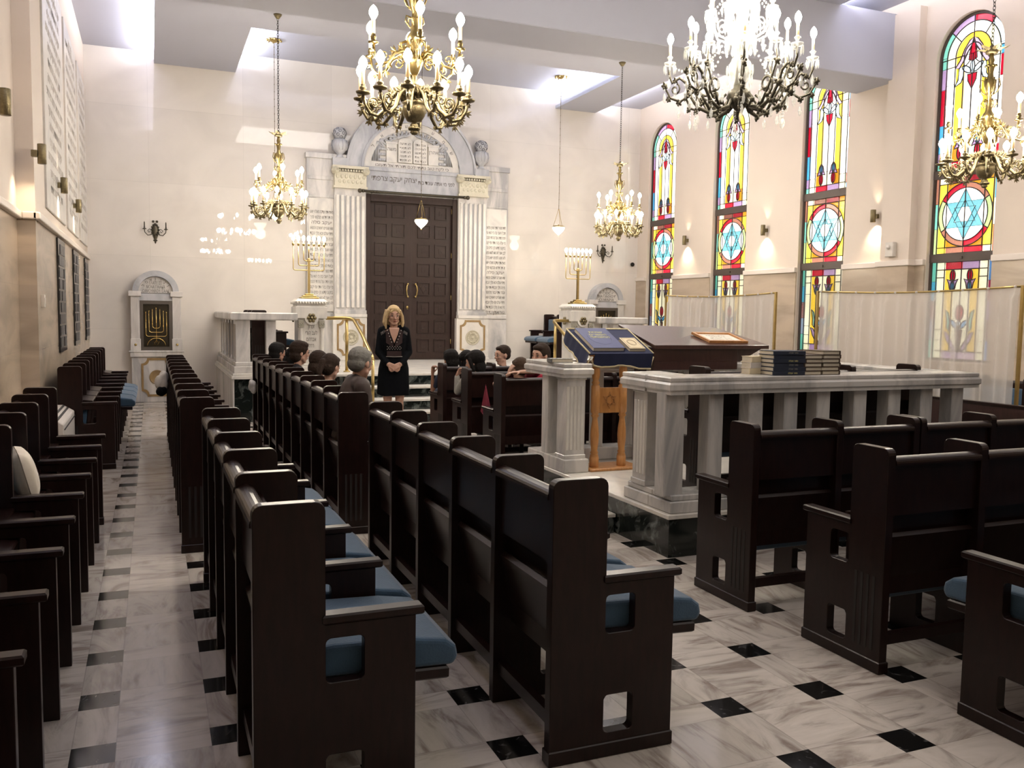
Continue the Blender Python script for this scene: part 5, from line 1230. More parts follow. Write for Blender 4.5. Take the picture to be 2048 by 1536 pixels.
big.tube([(.46, 0, -.22), (.55, 0, -.27), (.64, 0, -.24), (.70, 0, -.15)], .011, 6); big.tube(scroll(.32, -.20, .09, -PI*.5, 1.1, 14), .010, 6); big.tube(scroll(.60, -.17, .05, PI*.6, 1.1, 12), .008, 6)
big.tube([(.26, 0, -.36), (.36, 0, -.20), (.44, 0, -.03), (.42, 0, .10)], [.013, .012, .010, .009], 6)
for u, z, s in ((.26, -.38, .024), (.38, -.33, .022), (.47, -.21, .03), (.56, -.28, .022), (.70, -.14, .024), (.66, -.25, .02), (.44, -.04, .024), (.60, -.10, .02), (.34, -.28, .02)):
    big.ball((u, 0, z), s, 8)
    for q in range(5): big.ball((u+s*.9*math.cos(q*1.26), s*.7*math.sin(q*2.1), z+s*.9*math.sin(q*1.26)), s*.5, 6)
BAM = big.mesh('scroll_arm'); BAM.materials.append(MT['bronze'])
bob = MB().lathe([(.01, -.01), (.05, -.005), (.058, .012), (.052, .01), (.012, .0), (.016, .04), (.03, .055), (.012, .07)], 12)
for q in range(8):
    a = q*PI/4; bob.lathe([(.0, 0), (.006, -.01), (.010, -.04), (.0, -.075)], 5, M=at(.054*math.cos(a), .054*math.sin(a), -.004), smooth=False)
BOM = bob.mesh('glass_bobeche'); BOM.materials.append(MT['crystal'])
DRM = crystal_drop(1.25).mesh('crystal_drop'); DRM.materials.append(MT['crystal'])
LDM = MB().ball((0, 0, -.01), .008, 6).ball((0, 0, -.03), .010, 6).ball((0, 0, -.055), .008, 6).lathe([(.0, -.065), (.012, -.085), (.020, -.11), (.014, -.135), (.0, -.155)], 6, smooth=False).mesh('pear_drop'); LDM.materials.append(MT['crystal'])
def light_on(arm, u, z, cs=1.):
    bo = put('glass_bobeche', BOM, arm, (u, 0, z)); put('candle', CNM, arm, (u, 0, z+.05)); put('bulb', BLM, arm, (u, 0, z+.155))
for k in range(8):
    a = put('scroll_arm', BAM, T, rz=k*PI/4+.2); light_on(a, .655, .03); light_on(a, .42, .11)
    for u, z in ((.70, -.16), (.56, -.29), (.60, -.12), (.30, -.10), (.44, -.06), (.38, -.34), (.50, -.13), (.36, -.12), (.66, -.05), (.24, -.2)): put('crystal_drop', DRM, a, (u, .012, z))
    put('pear_drop', LDM, a, (.40 if k % 2 else .64, 0, -.36 if k % 2 else -.27))
    w = bead_chain((.655, 0, .03), (.14, 0, .28), .16, 18, .011); w.build('bead_swag', MT['crystal'], a)
arm2 = MB(); arm2.tube([(.05, 0, .28), (.14, 0, .20), (.24, 0, .24), (.29, 0, .34), (.30, 0, .40)], .010, 6); arm2.tube(scroll(.18, .31, .06, -PI*.5, 1.1, 12), .007, 6)
ARM2M = arm2.mesh('upper_arm'); ARM2M.materials.append(MT['crystal'])
for k in range(8):
    a = put('upper_arm', ARM2M, T, rz=k*PI/4+.5); light_on(a, .30, .40)
    for u, z in ((.22, .24), (.30, .36), (.14, .20)): put('crystal_drop', DRM, a, (u, 0, z))
    bead_chain((.30, 0, .40), (.05, 0, .72), .04, 12, .010).build('bead_swag', MT['crystal'], a)
for k in range(4):
    a = put('upper_arm', ARM2M, T, (0, 0, .34), k*PI/2+.3); a.scale = (.62, .62, .8); light_on(a, .30, .40)
sp = MB().lathe([(.0, 0), (.028, .02), (.02, .06), (.0, .22)], 6, smooth=False); SPM = sp.mesh('glass_spire'); SPM.materials.append(MT['crystal'])
for k in range(6): put('glass_spire', SPM, T, (.16*math.cos(k*PI/3), .16*math.sin(k*PI/3), .28))
chain_mb(1.28, ZS-CZ-.02, .016, .045).build('chain', MT['bronze'], T); MB().lathe([(.03, ZS-CZ-.08), (.07, ZS-CZ-.03), (.08, ZS-CZ)], 16).build('ceiling_rose', MT['bronze'], T)
for dz, e, rr, n_ in ((.22, 165., .56, 8), (.62, 50., .26, 3)):
    for q in range(n_):
        l = bpy.data.lights.new('chandelier_light', 'POINT'); l.energy = e/n_; l.color = (1., .92, .80); l.shadow_soft_size = .05
        g_ = .2+2*PI*q/n_
        o = bpy.data.objects.new('chandelier_light', l); COL.objects.link(o); o.location = (CX+rr*math.cos(g_), CY_+rr*math.sin(g_), CZ+dz)
# small hanging bowls
def hanging_lamp(x, y, z, ztop, label):
    t = thing('hanging_lamp', label, 'hanging lamp', (x, y, z), 0, 'small glass bowl lamps on long chains')
    MB().lathe([(.0, -.135), (.012, -.125), (.02, -.11), (.05, -.09), (.095, -.04), (.118, .0), (.112, .02), (.105, .022)], 20).build('glass_bowl', MT['bulb_soft'], t)
    MB().lathe([(.09, .03), (.108, .03), (.112, .018), (.112, .03), (.105, .045), (.09, .045)], 20).lathe([(.0, -.15), (.012, -.14), (.008, -.13)], 8).ball((0, 0, .06), .014, 8).build('brass_rim', MT['brass'], t)
    c = MB()
    for k in range(3): a = k*2*PI/3+.4; c.tube([(.10*math.cos(a), .10*math.sin(a), .04), (.012*math.cos(a), .012*math.sin(a), .34)], .004, 5)
    c.ball((0, 0, .35), .014, 6); c.build('chain_leg', MT['brass'], t)
    h = ztop-z; m = MB().tube([(0, 0, .35), (0, 0, h)], .0045, 5)
    for k in range(int((h-.4)/.12)): m.ball((0, 0, .42+k*.12), .009, 6)
    m.build('chain', MT['brass_dk'], t)
    r = MB().lathe([(.02, h-.05), (.06, h-.03), (.10, h-.015), (.11, h)], 16)
    for k in range(8): a = k*PI/4; r.ball((.11*math.cos(a), .11*math.sin(a), h-.012), .022, 6)
    r.build('ceiling_rose', MT['brass'], t)
    l = bpy.data.lights.new('bowl_light', 'POINT'); l.energy = 5.; l.color = (1., .85, .6); l.shadow_soft_size = .1
    o = bpy.data.objects.new('bowl_light', l); COL.objects.link(o); o.location = (x, y, z-.18)
hanging_lamp(4.46, 15.2, 3.22, ZC, 'small lit glass bowl hanging on a long chain before the ark doors')
hanging_lamp(1.95, 15.3, 3.24, ZC, 'small lit glass bowl hidden behind the chandelier left of the ark')
hanging_lamp(7.2, 15.3, 3.24, ZC, 'small lit glass bowl hanging on a thin rod right of the ark')
# ------------------------------------------------------------------ people
def skin_mat(n, c): 
    m = simple(n, c, .5, noise=.08, nscale=10, spec=.35); m.node_tree.nodes['Principled BSDF'].inputs['Subsurface Weight'].default_value = .0; return m
SK = skin_mat('warm_skin', (.47, .275, .20)); SK2 = skin_mat('tan_skin', (.33, .17, .11)); SK3 = skin_mat('fair_skin', (.50, .29, .21))
HB = lambda n, c: simple(n, c, .8, spec=.2, noise=.35, nscale=45, bump=.5, bscale=70)
H_BLOND = HB('blonde_hair', (.50, .36, .19)); H_BLACK = HB('black_hair', (.006, .0045, .004)); H_BROWN = HB('brown_hair', (.026, .015, .010)); H_GREY = HB('grey_hair', (.17, .165, .15)); H_LBROWN = HB('light_brown_hair', (.05, .03, .018))
C_BLACK = simple('black_cloth', (.004, .0045, .006), .95, spec=.1, noise=.3, nscale=30); C_JACK = simple('brown_jacket', (.035, .021, .017), .7, noise=.2, nscale=20); C_GREY = simple('grey_knit', (.33, .32, .29), .9, noise=.25, nscale=60)
C_RED = simple('crimson_shirt', (.30, .012, .035), .8); C_DARK = simple('charcoal_cloth', (.02, .02, .025), .85); C_NAVY = simple('navy_tracksuit', (.012, .018, .04), .8); C_WINE = simple('wine_embroidery', (.022, .007, .007), .8, noise=.5, nscale=90)
EYE_W = simple('eye_white', (.42, .38, .35), .5); EYE_D = simple('dark_iris', (.03, .018, .012), .2); LIP = simple('lips', (.32, .10, .08), .5); LIPK = simple('pale_lips', (.33, .14, .11), .5)
def cap_(mb, p0, r0, p1, r1, M=None):
    p0, p1 = Vector(p0), Vector(p1)
    if (p1-p0).length > 1e-5: mb.tube([p0, p0.lerp(p1, .5), p1], [r0, (r0+r1)/2, r1], 12, M=M)
    mb.ball(p0, r0, 12, M=M); mb.ball(p1, r1, 12, M=M)
def ell_(mb, c, r, M=None): mb.ball(c, 1., 16, M=M, sq=r)
def fuse(mb, name, mat, parent, vox=.007, it=3):
    """one continuous surface out of overlapping limbs"""
    me = mb.mesh(name); o = bpy.data.objects.new(name, me); COL.objects.link(o)
    md = o.modifiers.new('r', 'REMESH'); md.mode = 'VOXEL'; md.voxel_size = vox; md.use_smooth_shade = True
    s = o.modifiers.new('s', 'SMOOTH'); s.factor = .5; s.iterations = it
    dg = bpy.context.evaluated_depsgraph_get(); m2 = bpy.data.meshes.new_from_object(o.evaluated_get(dg))
    bpy.data.objects.remove(o); m2.materials.clear(); m2.materials.append(mat); m2.name = name
    for p in m2.polygons: p.use_smooth = True
    return put(name, m2, parent)
def hand(mb, w, d, n, side, curl=.6, s=1., spread=.0):
    """w wrist, d direction of the fingers, n palm normal (fingers curl towards n), side=+1 thumb on cross(d,n) side"""
    w = Vector(w); d = Vector(d).normalized(); n = Vector(n).normalized(); n = (n-d*n.dot(d)).normalized(); a = d.cross(n).normalized()*side
    for k in (-1, 0, 1): cap_(mb, w+a*.018*k*s, .014*s, w+d*.075*s+a*.026*k*s, .0125*s)
    for k, (o, l) in enumerate(((.034, .070), (.012, .080), (-.011, .074), (-.033, .058))):
        p = w+d*.080*s+a*o*s; q = (d+a*o*spread*8).normalized()
        for j, f in enumerate((.42, .32, .26)):
            g = curl*(j+.6); dd = (q*math.cos(g)+n*math.sin(g)).normalized(); e = p+dd*l*f*s
            cap_(mb, p, (.0092-.0008*j)*s, e, (.0085-.0008*j)*s); p = e
    p = w+d*.022*s+a*.030*s; e = p+(d*.6+a*.75+n*.25).normalized()*.040*s; cap_(mb, p, .0125*s, e, .0105*s)
    e2 = e+(d*.9+a*.2+n*.45).normalized()*.030*s; cap_(mb, e, .0102*s, e2, .0085*s)
def head_M(c, yaw, pitch, roll=0., s=1.):
    return Matrix.Translation(c) @ Matrix.Rotation(yaw, 4, 'Z') @ Matrix.Rotation(pitch, 4, 'Y') @ Matrix.Rotation(roll, 4, 'X') @ Matrix.Scale(s, 4)
def head(mb, M):
    ell_(mb, (-.012, 0, .030), (.096, .076, .092), M); ell_(mb, (.018, 0, -.030), (.068, .058, .080), M); ell_(mb, (.040, 0, .02), (.055, .062, .06), M)
    cap_(mb, (.050, -.012, -.095), .022, (.050, .012, -.095), .022, M); cap_(mb, (.02, .048, -.06), .02, (.045, .02, -.092), .018, M); cap_(mb, (.02, -.048, -.06), .02, (.045, -.02, -.092), .018, M)
    cap_(mb, (.086, 0, .012), .008, (.105, 0, -.026), .011, M); cap_(mb, (.094, -.010, -.030), .008, (.094, .010, -.030), .008, M)
    cap_(mb, (.078, -.034, .026), .010, (.078, .034, .026), .010, M); ell_(mb, (.062, .034, -.022), (.022, .022, .02), M); ell_(mb, (.062, -.034, -.022), (.022, .022, .02), M)
    cap_(mb, (.080, -.016, -.055), .007, (.080, .016, -.055), .007, M); cap_(mb, (.078, -.012, -.066), .007, (.078, .012, -.066), .007, M)
    for s in (-1, 1): ell_(mb, (-.005, s*.078, -.006), (.019, .009, .031), M)
def face(t, M, hair, lip=LIPK, mouth=0.):
    e = MB(); b = MB(); l = MB()
    for s in (-1, 1):
        e.ball((.0795, s*.031, .004), .0108, 10, EYE_W, M); e.ball((.0885, s*.031, .004), .0062, 8, EYE_D, M, sq=(.6, 1, 1))
        e.tube([(.084, s*.018, .012), (.092, s*.031, .017), (.082, s*.045, .011)], .003, 5, EYE_D, M)
        b.tube([(.091, s*.016, .030), (.092, s*.030, .036), (.083, s*.046, .031)], [.003, .004, .002], 5, hair, M)
    e.build('eyes', None, t); b.build('eyebrows', None, t)
    l.tube([(.083, -.021, -.058), (.0885, -.008, -.055), (.0885, .008, -.055), (.083, .021, -.058)], [.002, .0045, .0045, .002], 6, lip, M)
    l.tube([(.082, -.019, -.061-mouth), (.088, 0, -.065-mouth), (.082, .019, -.061-mouth)], [.002, .005, .002], 6, lip, M)
    if mouth: l.ball((.0815, 0, -.060-mouth*.4), .011, 8, EYE_D, M, sq=(.6, 1.3, .5+mouth*30))
    l.build('mouth', None, t)
def hair_cap(mb, M, full=1., low=-.02):
    ell_(mb, (-.024, 0, .044), (.100*full, .086*full, .092*full), M); ell_(mb, (-.050, 0, .0+low), (.068*full, .078*full, .08*full), M)
    ell_(mb, (.028, 0, .085), (.058, .068, .036), M)
def person(name_label, loc, yaw, cat='person', group=None, name='person'):
    return thing(name, name_label, cat, loc, yaw, group)
# --- standing woman (facing the camera), feet on the floor
def woman():
    x, y = 2.82, 10.8; t = person('standing blonde woman in a black embroidered dress, hands clasped, facing the pews', (x, y, 0), math.atan2(-y, -x)+.05)
    b = MB(); hc = (.01, 0, 1.555); M = head_M(hc, .10, .06)
    head(b, M); cap_(b, (-.015, 0, 1.38), .052, (-.002, 0, 1.50), .048)
    ell_(b, (-.01, 0, 1.22), (.10, .155, .19)); cap_(b, (-.01, -.15, 1.365), .052, (-.01, .15, 1.365), .052); ell_(b, (0, 0, .92), (.11, .165, .14)); ell_(b, (-.005, 0, 1.06), (.09, .13, .14))
    for s in (-1, 1):
        cap_(b, (-.01, s*.150, 1.355), .046, (.0, s*.185, 1.10), .038); cap_(b, (.0, s*.185, 1.10), .037, (.165, s*.075, .955), .026)
        hand(b, (.168, s*.070, .955), (.35, -s*.9, -.45), (-.8, -s*.2, -.2), s, .55, .95)
        cap_(b, (0, s*.085, .86), .088, (.012, s*.075, .50), .055); cap_(b, (.012, s*.075, .50), .052, (-.015, s*.07, .36), .054); cap_(b, (-.015, s*.07, .36), .054, (-.02, s*.065, .10), .030)
        cap_(b, (-.035, s*.065, .04), .028, (.10, s*.075, .028), .022); cap_(b, (-.02, s*.065, .10), .030, (-.02, s*.065, .045), .032)
    fuse(b, 'body', SK, t, .0055, 2); face(t, M, H_LBROWN, LIP)
    d = MB(); prof = [(.56, .205, .150), (.62, .202, .145), (.75, .198, .14), (.90, .190, .135), (1.0, .165, .120), (1.08, .150, .112), (1.18, .160, .118), (1.28, .172, .115), (1.35, .165, .085)]
    n = 40; vs = []; fs = []
    for z, ry, rx in prof:
        for k in range(n):
            a = 2*PI*k/n; fl = 1+(.03*math.sin(7*a) if z < .8 else 0); vs.append((rx*math.cos(a)*fl, ry*math.sin(a)*fl, z+(.01*math.sin(3*a) if z < .57 else 0)))
    for i in range(len(prof)-1):
        for k in range(n): fs.append((i*n+k, i*n+(k+1) % n, (i+1)*n+(k+1) % n, (i+1)*n+k))
    fs += [tuple(range(n-1, -1, -1)), tuple((len(prof)-1)*n+k for k in range(n))]; d.add(vs, fs)
    for s in (-1, 1):
        cap_(d, (-.012, s*.085, 1.395), .052, (-.012, s*.145, 1.362), .060); cap_(d, (-.012, s*.150, 1.35), .056, (.0, s*.190, 1.10), .048); cap_(d, (.0, s*.190, 1.10), .048, (.145, s*.092, .97), .040)
    dr = fuse(d, 'dress', C_BLACK, t, .008, 3)
    # V neck: skin shows between the embroidered edges
    v = MB(); v.add([(.118, -.062, 1.395), (.118, .062, 1.395), (.128, .045, 1.32), (.131, 0, 1.215), (.128, -.045, 1.32), (.10, -.06, 1.41), (.10, .06, 1.41)], [(0, 1, 2, 4), (4, 2, 3), (5, 6, 1, 0)]); v.build('neckline_skin', SK, t)
    em = MB()
    for s in (-1, 1):
        em.tube([(.115, s*.066, 1.395), (.127, s*.048, 1.32), (.132, s*.004, 1.21)], .006, 6, MT['engrave'] if False else C_BLACK)
        em.add([(.118, s*.072, 1.39), (.110, s*.105, 1.37), (.118, s*.10, 1.22), (.130, s*.01, 1.16), (.134, s*.008, 1.205), (.129, s*.052, 1.31)], [(0, 1, 2, 5), (5, 2, 3, 4)], C_WINE)
        for k in range(5): em.ball((.126+.002*k, s*(.085-.013*k), 1.375-.036*k), .0075, 6, EYE_W)
        for k in range(4): em.tube([(.085, s*(.125+.012*k), 1.375-.008*k), (.10, s*(.115+.014*k), 1.34-.008*k)], .0016, 4, EYE_W)
    pn = [(.126, .10*math.sin(a*PI/12), 0) for a in range(-6, 7)]
    for i in range(12):
        for j in range(3):
            em.ball((.130-.010*abs(i-5.5)/5.5, -.085+.0155*i, 1.175-.018*j), .0055, 6, EYE_W if (i+j) % 2 == 0 else C_WINE)
    em.add([(.129, -.09, 1.12), (.129, .09, 1.12), (.128, .09, 1.055), (.128, -.09, 1.055)], [(0, 1, 2, 3)], C_WINE)
    em.tube([(.126, -.10, 1.05), (.136, 0, 1.048), (.126, .10, 1.05)], .004, 5, EYE_W); em.build('embroidery', None, dr)
    h = MB(); hair_cap(h, M, 1.05)
    for s in (-1, 1):
        for k in range(5):
            a = -.03-.022*k; pts = [(.040-.030*k, s*(.070+.004*k), .075), (.030-.030*k, s*.100, .0), (.020-.03*k, s*(.110+.004*(k % 2)), -.085), (.030-.032*k, s*(.100-.005*k), -.165-.01*(k % 2))]
            mm = [M @ Vector(p) for p in pts]; h.tube(mm, [.016, .020, .022, .010], 8)
    ell_(h, (-.07, 0, -.07), (.045, .085, .09), M); cap_(h, (.055, .02, .095), .016, (.082, .055, .045), .010, M); cap_(h, (.055, .0, .098), .016, (.078, -.050, .055), .012, M)
    fuse(h, 'hair', H_BLOND, t, .006, 2)
    sh = MB()
    for s in (-1, 1): cap_(sh, (-.04, s*.065, .030), .032, (.115, s*.077, .026), .028); sh.box(-.07, .145, s*.07-.035, s*.07+.035, 0, .012)
    sh.build('shoes', C_BLACK, t)
    MB().lathe([(.034, -.012), (.036, 0), (.034, .012)], 14, M=Matrix.Translation((.150, .088, .965)) @ Vector((.165, -.13, -.15)).to_track_quat('Z', 'Y').to_matrix().to_4x4()).build('watch', MT['dark_metal'], t)
woman()
# --- seated figures
SEAT = .565
def seated(label, x, y, yaw, hz, skin, hair, top, bottoms, hs=.92, hyaw=0., hpitch=0., hroll=0., lean=.0, fore=0., kind='short', ls=.8, arms=None, hand_s=.85, showface=True, brow=None, mouth=0., group=None, z0=0., ws=1., vox=.0075):
    """x,y: hip point; hz: height of the head centre; lean/fore move head and shoulders sideways/forwards"""
    t = person(label, (x, y, z0), yaw, group=group)
    H = hz-z0; seat = SEAT; sh = H-(.135 if kind == 'man' else .18)*hs; hx = fore; hy = lean
    b = MB(); hc = (hx+.02, hy, H); M = head_M(hc, hyaw, hpitch, hroll, hs)
    head(b, M); sw = .165*ws*ls/.8*.9; cx, cy = hx*.75, hy*.8
    cap_(b, (cx-.01, cy, sh+.0), .045*hs, (hx+.005, hy, H-.06), .043*hs)
    pz = seat+.085*ls
    cap_(b, (cx, cy-sw*.75, sh-.02), .05*ls, (cx, cy+sw*.75, sh-.02), .05*ls); ell_(b, (cx*.8, cy*.8, (sh+pz)/2+.04), (.10*ls, .15*ls*ws, (sh-pz)*.5)); ell_(b, (0, 0, pz), (.13*ls, .16*ls*ws, .10*ls))
    c = MB(); k_ = 1.14
    ell_(c, (cx*.8-.005, cy*.8, (sh+pz)/2+.03), (.118*ls*k_, .165*ls*ws*k_, (sh-pz)*.56)); cap_(c, (cx, cy-sw*.8, sh-.022), .062*ls*k_, (cx, cy+sw*.8, sh-.022), .062*ls*k_); ell_(c, (0, 0, pz), (.14*ls*k_, .165*ls*ws*k_, .11*ls))
    cap_(c, (cx-.012, cy-.02, sh+.028), .038*hs, (cx-.012, cy+.02, sh+.028), .038*hs)
    bt = MB()
    for s in (-1, 1):
        kn = (.42*ls+.02, s*.11*ls, pz+.02); an = (.43*ls, s*.11*ls, max(.07, pz-.40*ls))
        cap_(b, (0, s*.085*ls, pz), .082*ls, kn, .055*ls); cap_(b, kn, .052*ls, an, .032*ls); cap_(b, an, .032*ls, (an[0]+.14*ls, an[1], an[2]-.035), .024*ls)
        cap_(bt, (0, s*.085*ls, pz), .092*ls, kn, .066*ls); cap_(bt, kn, .064*ls, (an[0], an[1], an[2]+.04), .046*ls)
        A = (arms or {}).get(s)
        S = Vector((cx, cy+s*sw, sh-.03))
        if A is None: E = Vector((cx+.03, cy+s*(sw+.05), sh-.30*ls)); W = Vector((.26*ls, s*.10, pz+.09)); dr, nm = (1, -s*.3, -.1), (0, 0, -1); cl = .3; cover = .95
        else:
            E, W = Vector(A[0]), Vector(A[1]); dr, nm, cl = A[2], A[3], A[4]; cover = A[5]
        cap_(b, S, .042*ls, E, .034*ls); cap_(b, E, .034*ls, W, .023*ls); hand(b, W, dr, nm, (A[6] if A and len(A) > 6 else s), cl, hand_s)
        if cover <= .5: cap_(c, S, .056*ls*k_, S.lerp(E, cover*2*.9), .050*ls*k_)
        else: cap_(c, S, .056*ls*k_, E, .046*ls*k_); cap_(c, E, .046*ls*k_, E.lerp(W, (cover-.5)*2), .034*ls*k_)
    fuse(b, 'body', skin, t, vox, 2); fuse(c, 'shirt' if top is not C_JACK else 'jacket', top, t, .011, 3); fuse(bt, 'trousers', bottoms, t, .012, 3)
    if showface: face(t, M, brow or hair, LIPK, mouth)
    s_ = MB()
    for s in (-1, 1): a0 = max(.07, pz-.40*ls); s_.tube([(.40*ls, s*.11*ls, a0-.035), (.52*ls, s*.11*ls, a0-.04), (.62*ls, s*.11*ls, a0-.048)], [.036, .038, .026], 8); s_.ball((.40*ls, s*.11*ls, a0-.03), .037, 8)
    s_.build('shoes', C_DARK, t)
    h = MB()
    if kind == 'short': ell_(h, (-.022, 0, .046), (.100, .084, .088), M); ell_(h, (-.050, 0, .0), (.064, .074, .062), M); ell_(h, (.030, 0, .088), (.052, .062, .030), M)
    elif kind == 'bushy': hair_cap(h, M, 1.10, -.03); ell_(h, (.0, 0, .09), (.09, .085, .05), M)
    elif kind == 'bob': hair_cap(h, M, 1.08, -.05); [cap_(h, (.02, s*.078, .04), .026, (.0, s*.085, -.075), .024, M) for s in (-1, 1)]; ell_(h, (-.06, 0, -.07), (.05, .085, .05), M); cap_(h, (.07, -.04, .075), .022, (.07, .04, .075), .022, M)
    elif kind == 'pony': hair_cap(h, M, 1.03, -.01); cap_(h, (-.10, 0, .03), .022, (-.135, 0, .025), .028, M); cap_(h, (-.135, 0, .03), .032, (-.155, 0, -.09), .026, M); cap_(h, (-.155, 0, -.09), .026, (-.14, 0, -.16), .012, M)
    elif kind == 'man': ell_(h, (-.024, 0, .048), (.100, .085, .086), M); ell_(h, (-.052, 0, -.005), (.064, .077, .068), M); ell_(h, (.036, 0, .09), (.05, .058, .028), M); [cap_(h, (.01, s*.074, .03), .014, (.008, s*.077, -.02), .010, M) for s in (-1, 1)]
    fuse(h, 'hair', hair, t, .0065, 2)
    return t
seated('grey-haired man in a brown jacket seated in the long pew, seen from behind', 1.42, 6.70, 0, 1.20, SK, H_GREY, C_JACK, C_DARK, 1.0, R(35), R(12), kind='man', ls=1.0, fore=.05, ws=1.1, hand_s=1.)
seated('dark-haired girl with a low ponytail seated just beyond the grey-haired man', 1.44, 8.20, 0, 1.08, SK, H_BROWN, C_DARK, C_NAVY, .95, R(40), R(15), kind='pony', ls=.76, fore=.08)
seated('child with long dark hair seated between the ponytail girl and the boys', 1.44, 8.78, 0, 1.08, SK, H_BROWN, C_DARK, C_NAVY, .95, R(25), R(10), kind='bob', ls=.76, fore=.08)
seated('brown-haired boy in profile, tallest head among the children at the pew end', 1.43, 9.62, 0, 1.15, SK, H_BROWN, C_DARK, C_NAVY, .95, R(5), R(5), kind='bushy', ls=.80, fore=.03)
seated('black-haired child bending forward in front of the brown-haired boy', 1.42, 10.25, 0, 1.05, SK2, H_BLACK, C_DARK, C_NAVY, .98, R(-5), R(18), kind='bushy', ls=.76, fore=.08)
seated('black-haired child at the far end of the long pew', 1.42, 11.38, 0, 1.07, SK2, H_BLACK, C_BLACK, C_NAVY, .95, R(25), R(5), kind='bushy', ls=.76, fore=.03)
U = PI/2
# rows facing the ark: local +x = world +y, local +y = world -x
seated('brown-haired boy seen from behind in the nearest pew before the steps', 3.39, 8.0, U, 1.045, SK, H_LBROWN, C_DARK, C_NAVY, .97, R(8), R(12), kind='short', ls=.78, fore=.03, showface=False,
       arms={1: ((.16, .22, .90), (.06, .115, 1.0), (-.25, -.25, .9), (0, -1, 0), .4, .45)})
seated('ponytailed girl in crimson looking back, arm along the pew top', 3.83, 8.14, U, 1.18, SK, H_BROWN, C_RED, C_NAVY, .98, R(118), R(2), R(-4), kind='pony', ls=.86, fore=-.02, lean=.18, mouth=.006,
       arms={1: ((-.28, .34, 1.04), (-.36, .55, 1.045), (-.05, 1, -.02), (0, 0, -1), .15, .55)})
seated('dark-haired child in a grey sweater, head on one hand at the pew end', 3.33, 8.88, U, 1.075, SK3, H_BLACK, C_GREY, C_NAVY, .97, R(50), R(8), R(-6), kind='bob', ls=.80, fore=.0, lean=.11,
       arms={1: ((.17, .25, .75), (.12, .275, .93), (-.25, -.35, .9), (-.6, -.5, 0), .7, .95)})
seated('boy with short brown hair in the foremost pew, face turned to the left', 3.92, 9.82, U, 1.10, SK3, H_BROWN, C_DARK, C_NAVY, .97, R(100), R(3), kind='short', ls=.80, fore=.02)
seated('black-haired child in the foremost pew, left of the bun-haired child', 3.26, 9.80, U, 1.045, SK2, H_BLACK, C_NAVY, C_NAVY, .95, R(10), R(10), kind='bushy', ls=.76, fore=.03,
       arms={1: ((.05, .22, .70), (.0, .235, .90), (.0, -.1, 1), (-.7, -.5, 0), 1.15, .35)})
seated('bun-haired dark child beside the black-haired child in the foremost pew', 3.48, 9.86, U, 1.035, SK2, H_BLACK, C_DARK, C_NAVY, .92, R(15), R(10), kind='bob', ls=.66, fore=.05)
# bags and cast-off things in the pews
def blob(name, label, cat, loc, r, mat, sq, seed=1):
    random.seed(seed); mb = MB()
    for k in range(7): mb.ball((random.uniform(-.5, .5)*r*sq[0], random.uniform(-.5, .5)*r*sq[1], random.uniform(-.4, .4)*r*sq[2]), r*random.uniform(.45, .7), 12, sq=sq)
    o = fuse(mb, name, mat, None, .008, 4); o.location = loc; return tag(o, label, cat)
blob('knotted_bag', 'white crumpled bag hung on the back of the long pew near its far end', 'bag', (1.15, 11.3, .66), .10, simple('white_plastic', (.62, .60, .57), .5), (.6, 1.2, .9), 3)
blob('white_cap', 'white cloth item sticking out past the far pew of the left aisle', 'cloth', (.10, 10.2, .83), .09, simple('white_cotton', (.66, .63, .58), .8), (.8, .6, 1.3), 5)
blob('black_bag', 'black bag hanging beside the far pew of the left aisle', 'bag', (.09, 9.6, .76), .07, C_BLACK, (.8, .8, .9), 6)
sc_ = MB(); sc_.add([(3.115, 8.42, .60), (3.15, 8.30, .58), (3.17, 8.42, .88), (3.20, 8.30, .56), (3.13, 8.35, .55)], [(0, 1, 2), (1, 3, 2), (3, 4, 2), (4, 0, 2)], None)
tag(sc_.build('red_scarf', simple('deep_crimson', (.16, .008, .025), .8)), 'bright red cloth corner hanging at the end of the nearest ark pew', 'cloth')
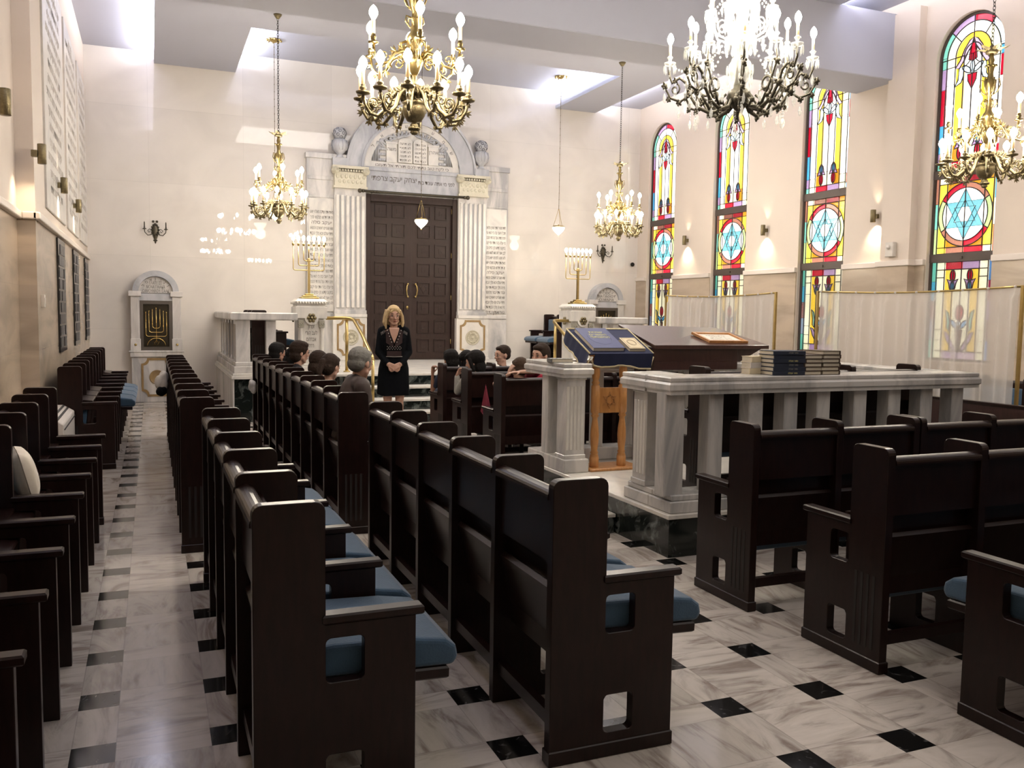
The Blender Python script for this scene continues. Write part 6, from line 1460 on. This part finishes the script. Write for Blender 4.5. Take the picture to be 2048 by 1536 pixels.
# ------------------------------------------------------------------ light and camera
w = bpy.data.worlds.new('world'); sc.world = w; w.use_nodes = True
w.node_tree.nodes['Background'].inputs[0].default_value = (1., .93, .88, 1); w.node_tree.nodes['Background'].inputs[1].default_value = .0
def soft(loc, sx, sy, e, col, rot=(0, 0, 0)):
    l = bpy.data.lights.new('fill_light', 'AREA'); l.shape = 'RECTANGLE'; l.size = sx; l.size_y = sy; l.energy = e; l.color = col
    o = bpy.data.objects.new('fill_light', l); COL.objects.link(o); o.location = loc; o.rotation_euler = rot; return o
soft((4.4, 0., 5.6), 6, 6, 110, (1., .92, .84)); soft((4.4, 11.5, 5.6), 5, 2., 170, (1., .93, .86))  # added fill lamps below the ceiling, no real fixtures; they brighten the walls
cam = bpy.data.cameras.new('camera'); co = bpy.data.objects.new('camera', cam); COL.objects.link(co)
F_, A_, B_, C_r = 1754.6286, .39000749, -.07953819, .01456018
cam.sensor_width = 36; cam.sensor_fit = 'HORIZONTAL'; cam.lens = F_/2048*36; cam.clip_start = .05; cam.clip_end = 100
fwd = Vector((math.sin(A_)*math.cos(B_), math.cos(A_)*math.cos(B_), math.sin(B_))); rt = Vector((math.cos(A_), -math.sin(A_), 0)); up = rt.cross(fwd)
r2 = rt*math.cos(C_r)+up*math.sin(C_r); u2 = -rt*math.sin(C_r)+up*math.cos(C_r)
mw_ = Matrix((( r2.x, u2.x, -fwd.x, 0), (r2.y, u2.y, -fwd.y, 0), (r2.z, u2.z, -fwd.z, 1.6), (0, 0, 0, 1)))
co.matrix_world = mw_; sc.camera = co
sc.view_settings.view_transform = 'Standard'; sc.view_settings.look = 'None'; sc.view_settings.exposure = .32; sc.view_settings.gamma = 1.
sc.cycles.use_denoising = True; sc.cycles.max_bounces = 8; sc.cycles.diffuse_bounces = 4; sc.cycles.glossy_bounces = 4; sc.cycles.transmission_bounces = 4; sc.cycles.transparent_max_bounces = 16
sc.cycles.sample_clamp_indirect = 4.; sc.cycles.caustics_reflective = False; sc.cycles.caustics_refractive = False; sc.cycles.use_light_tree = True
sc.cycles.use_adaptive_sampling = True; sc.cycles.adaptive_threshold = .03
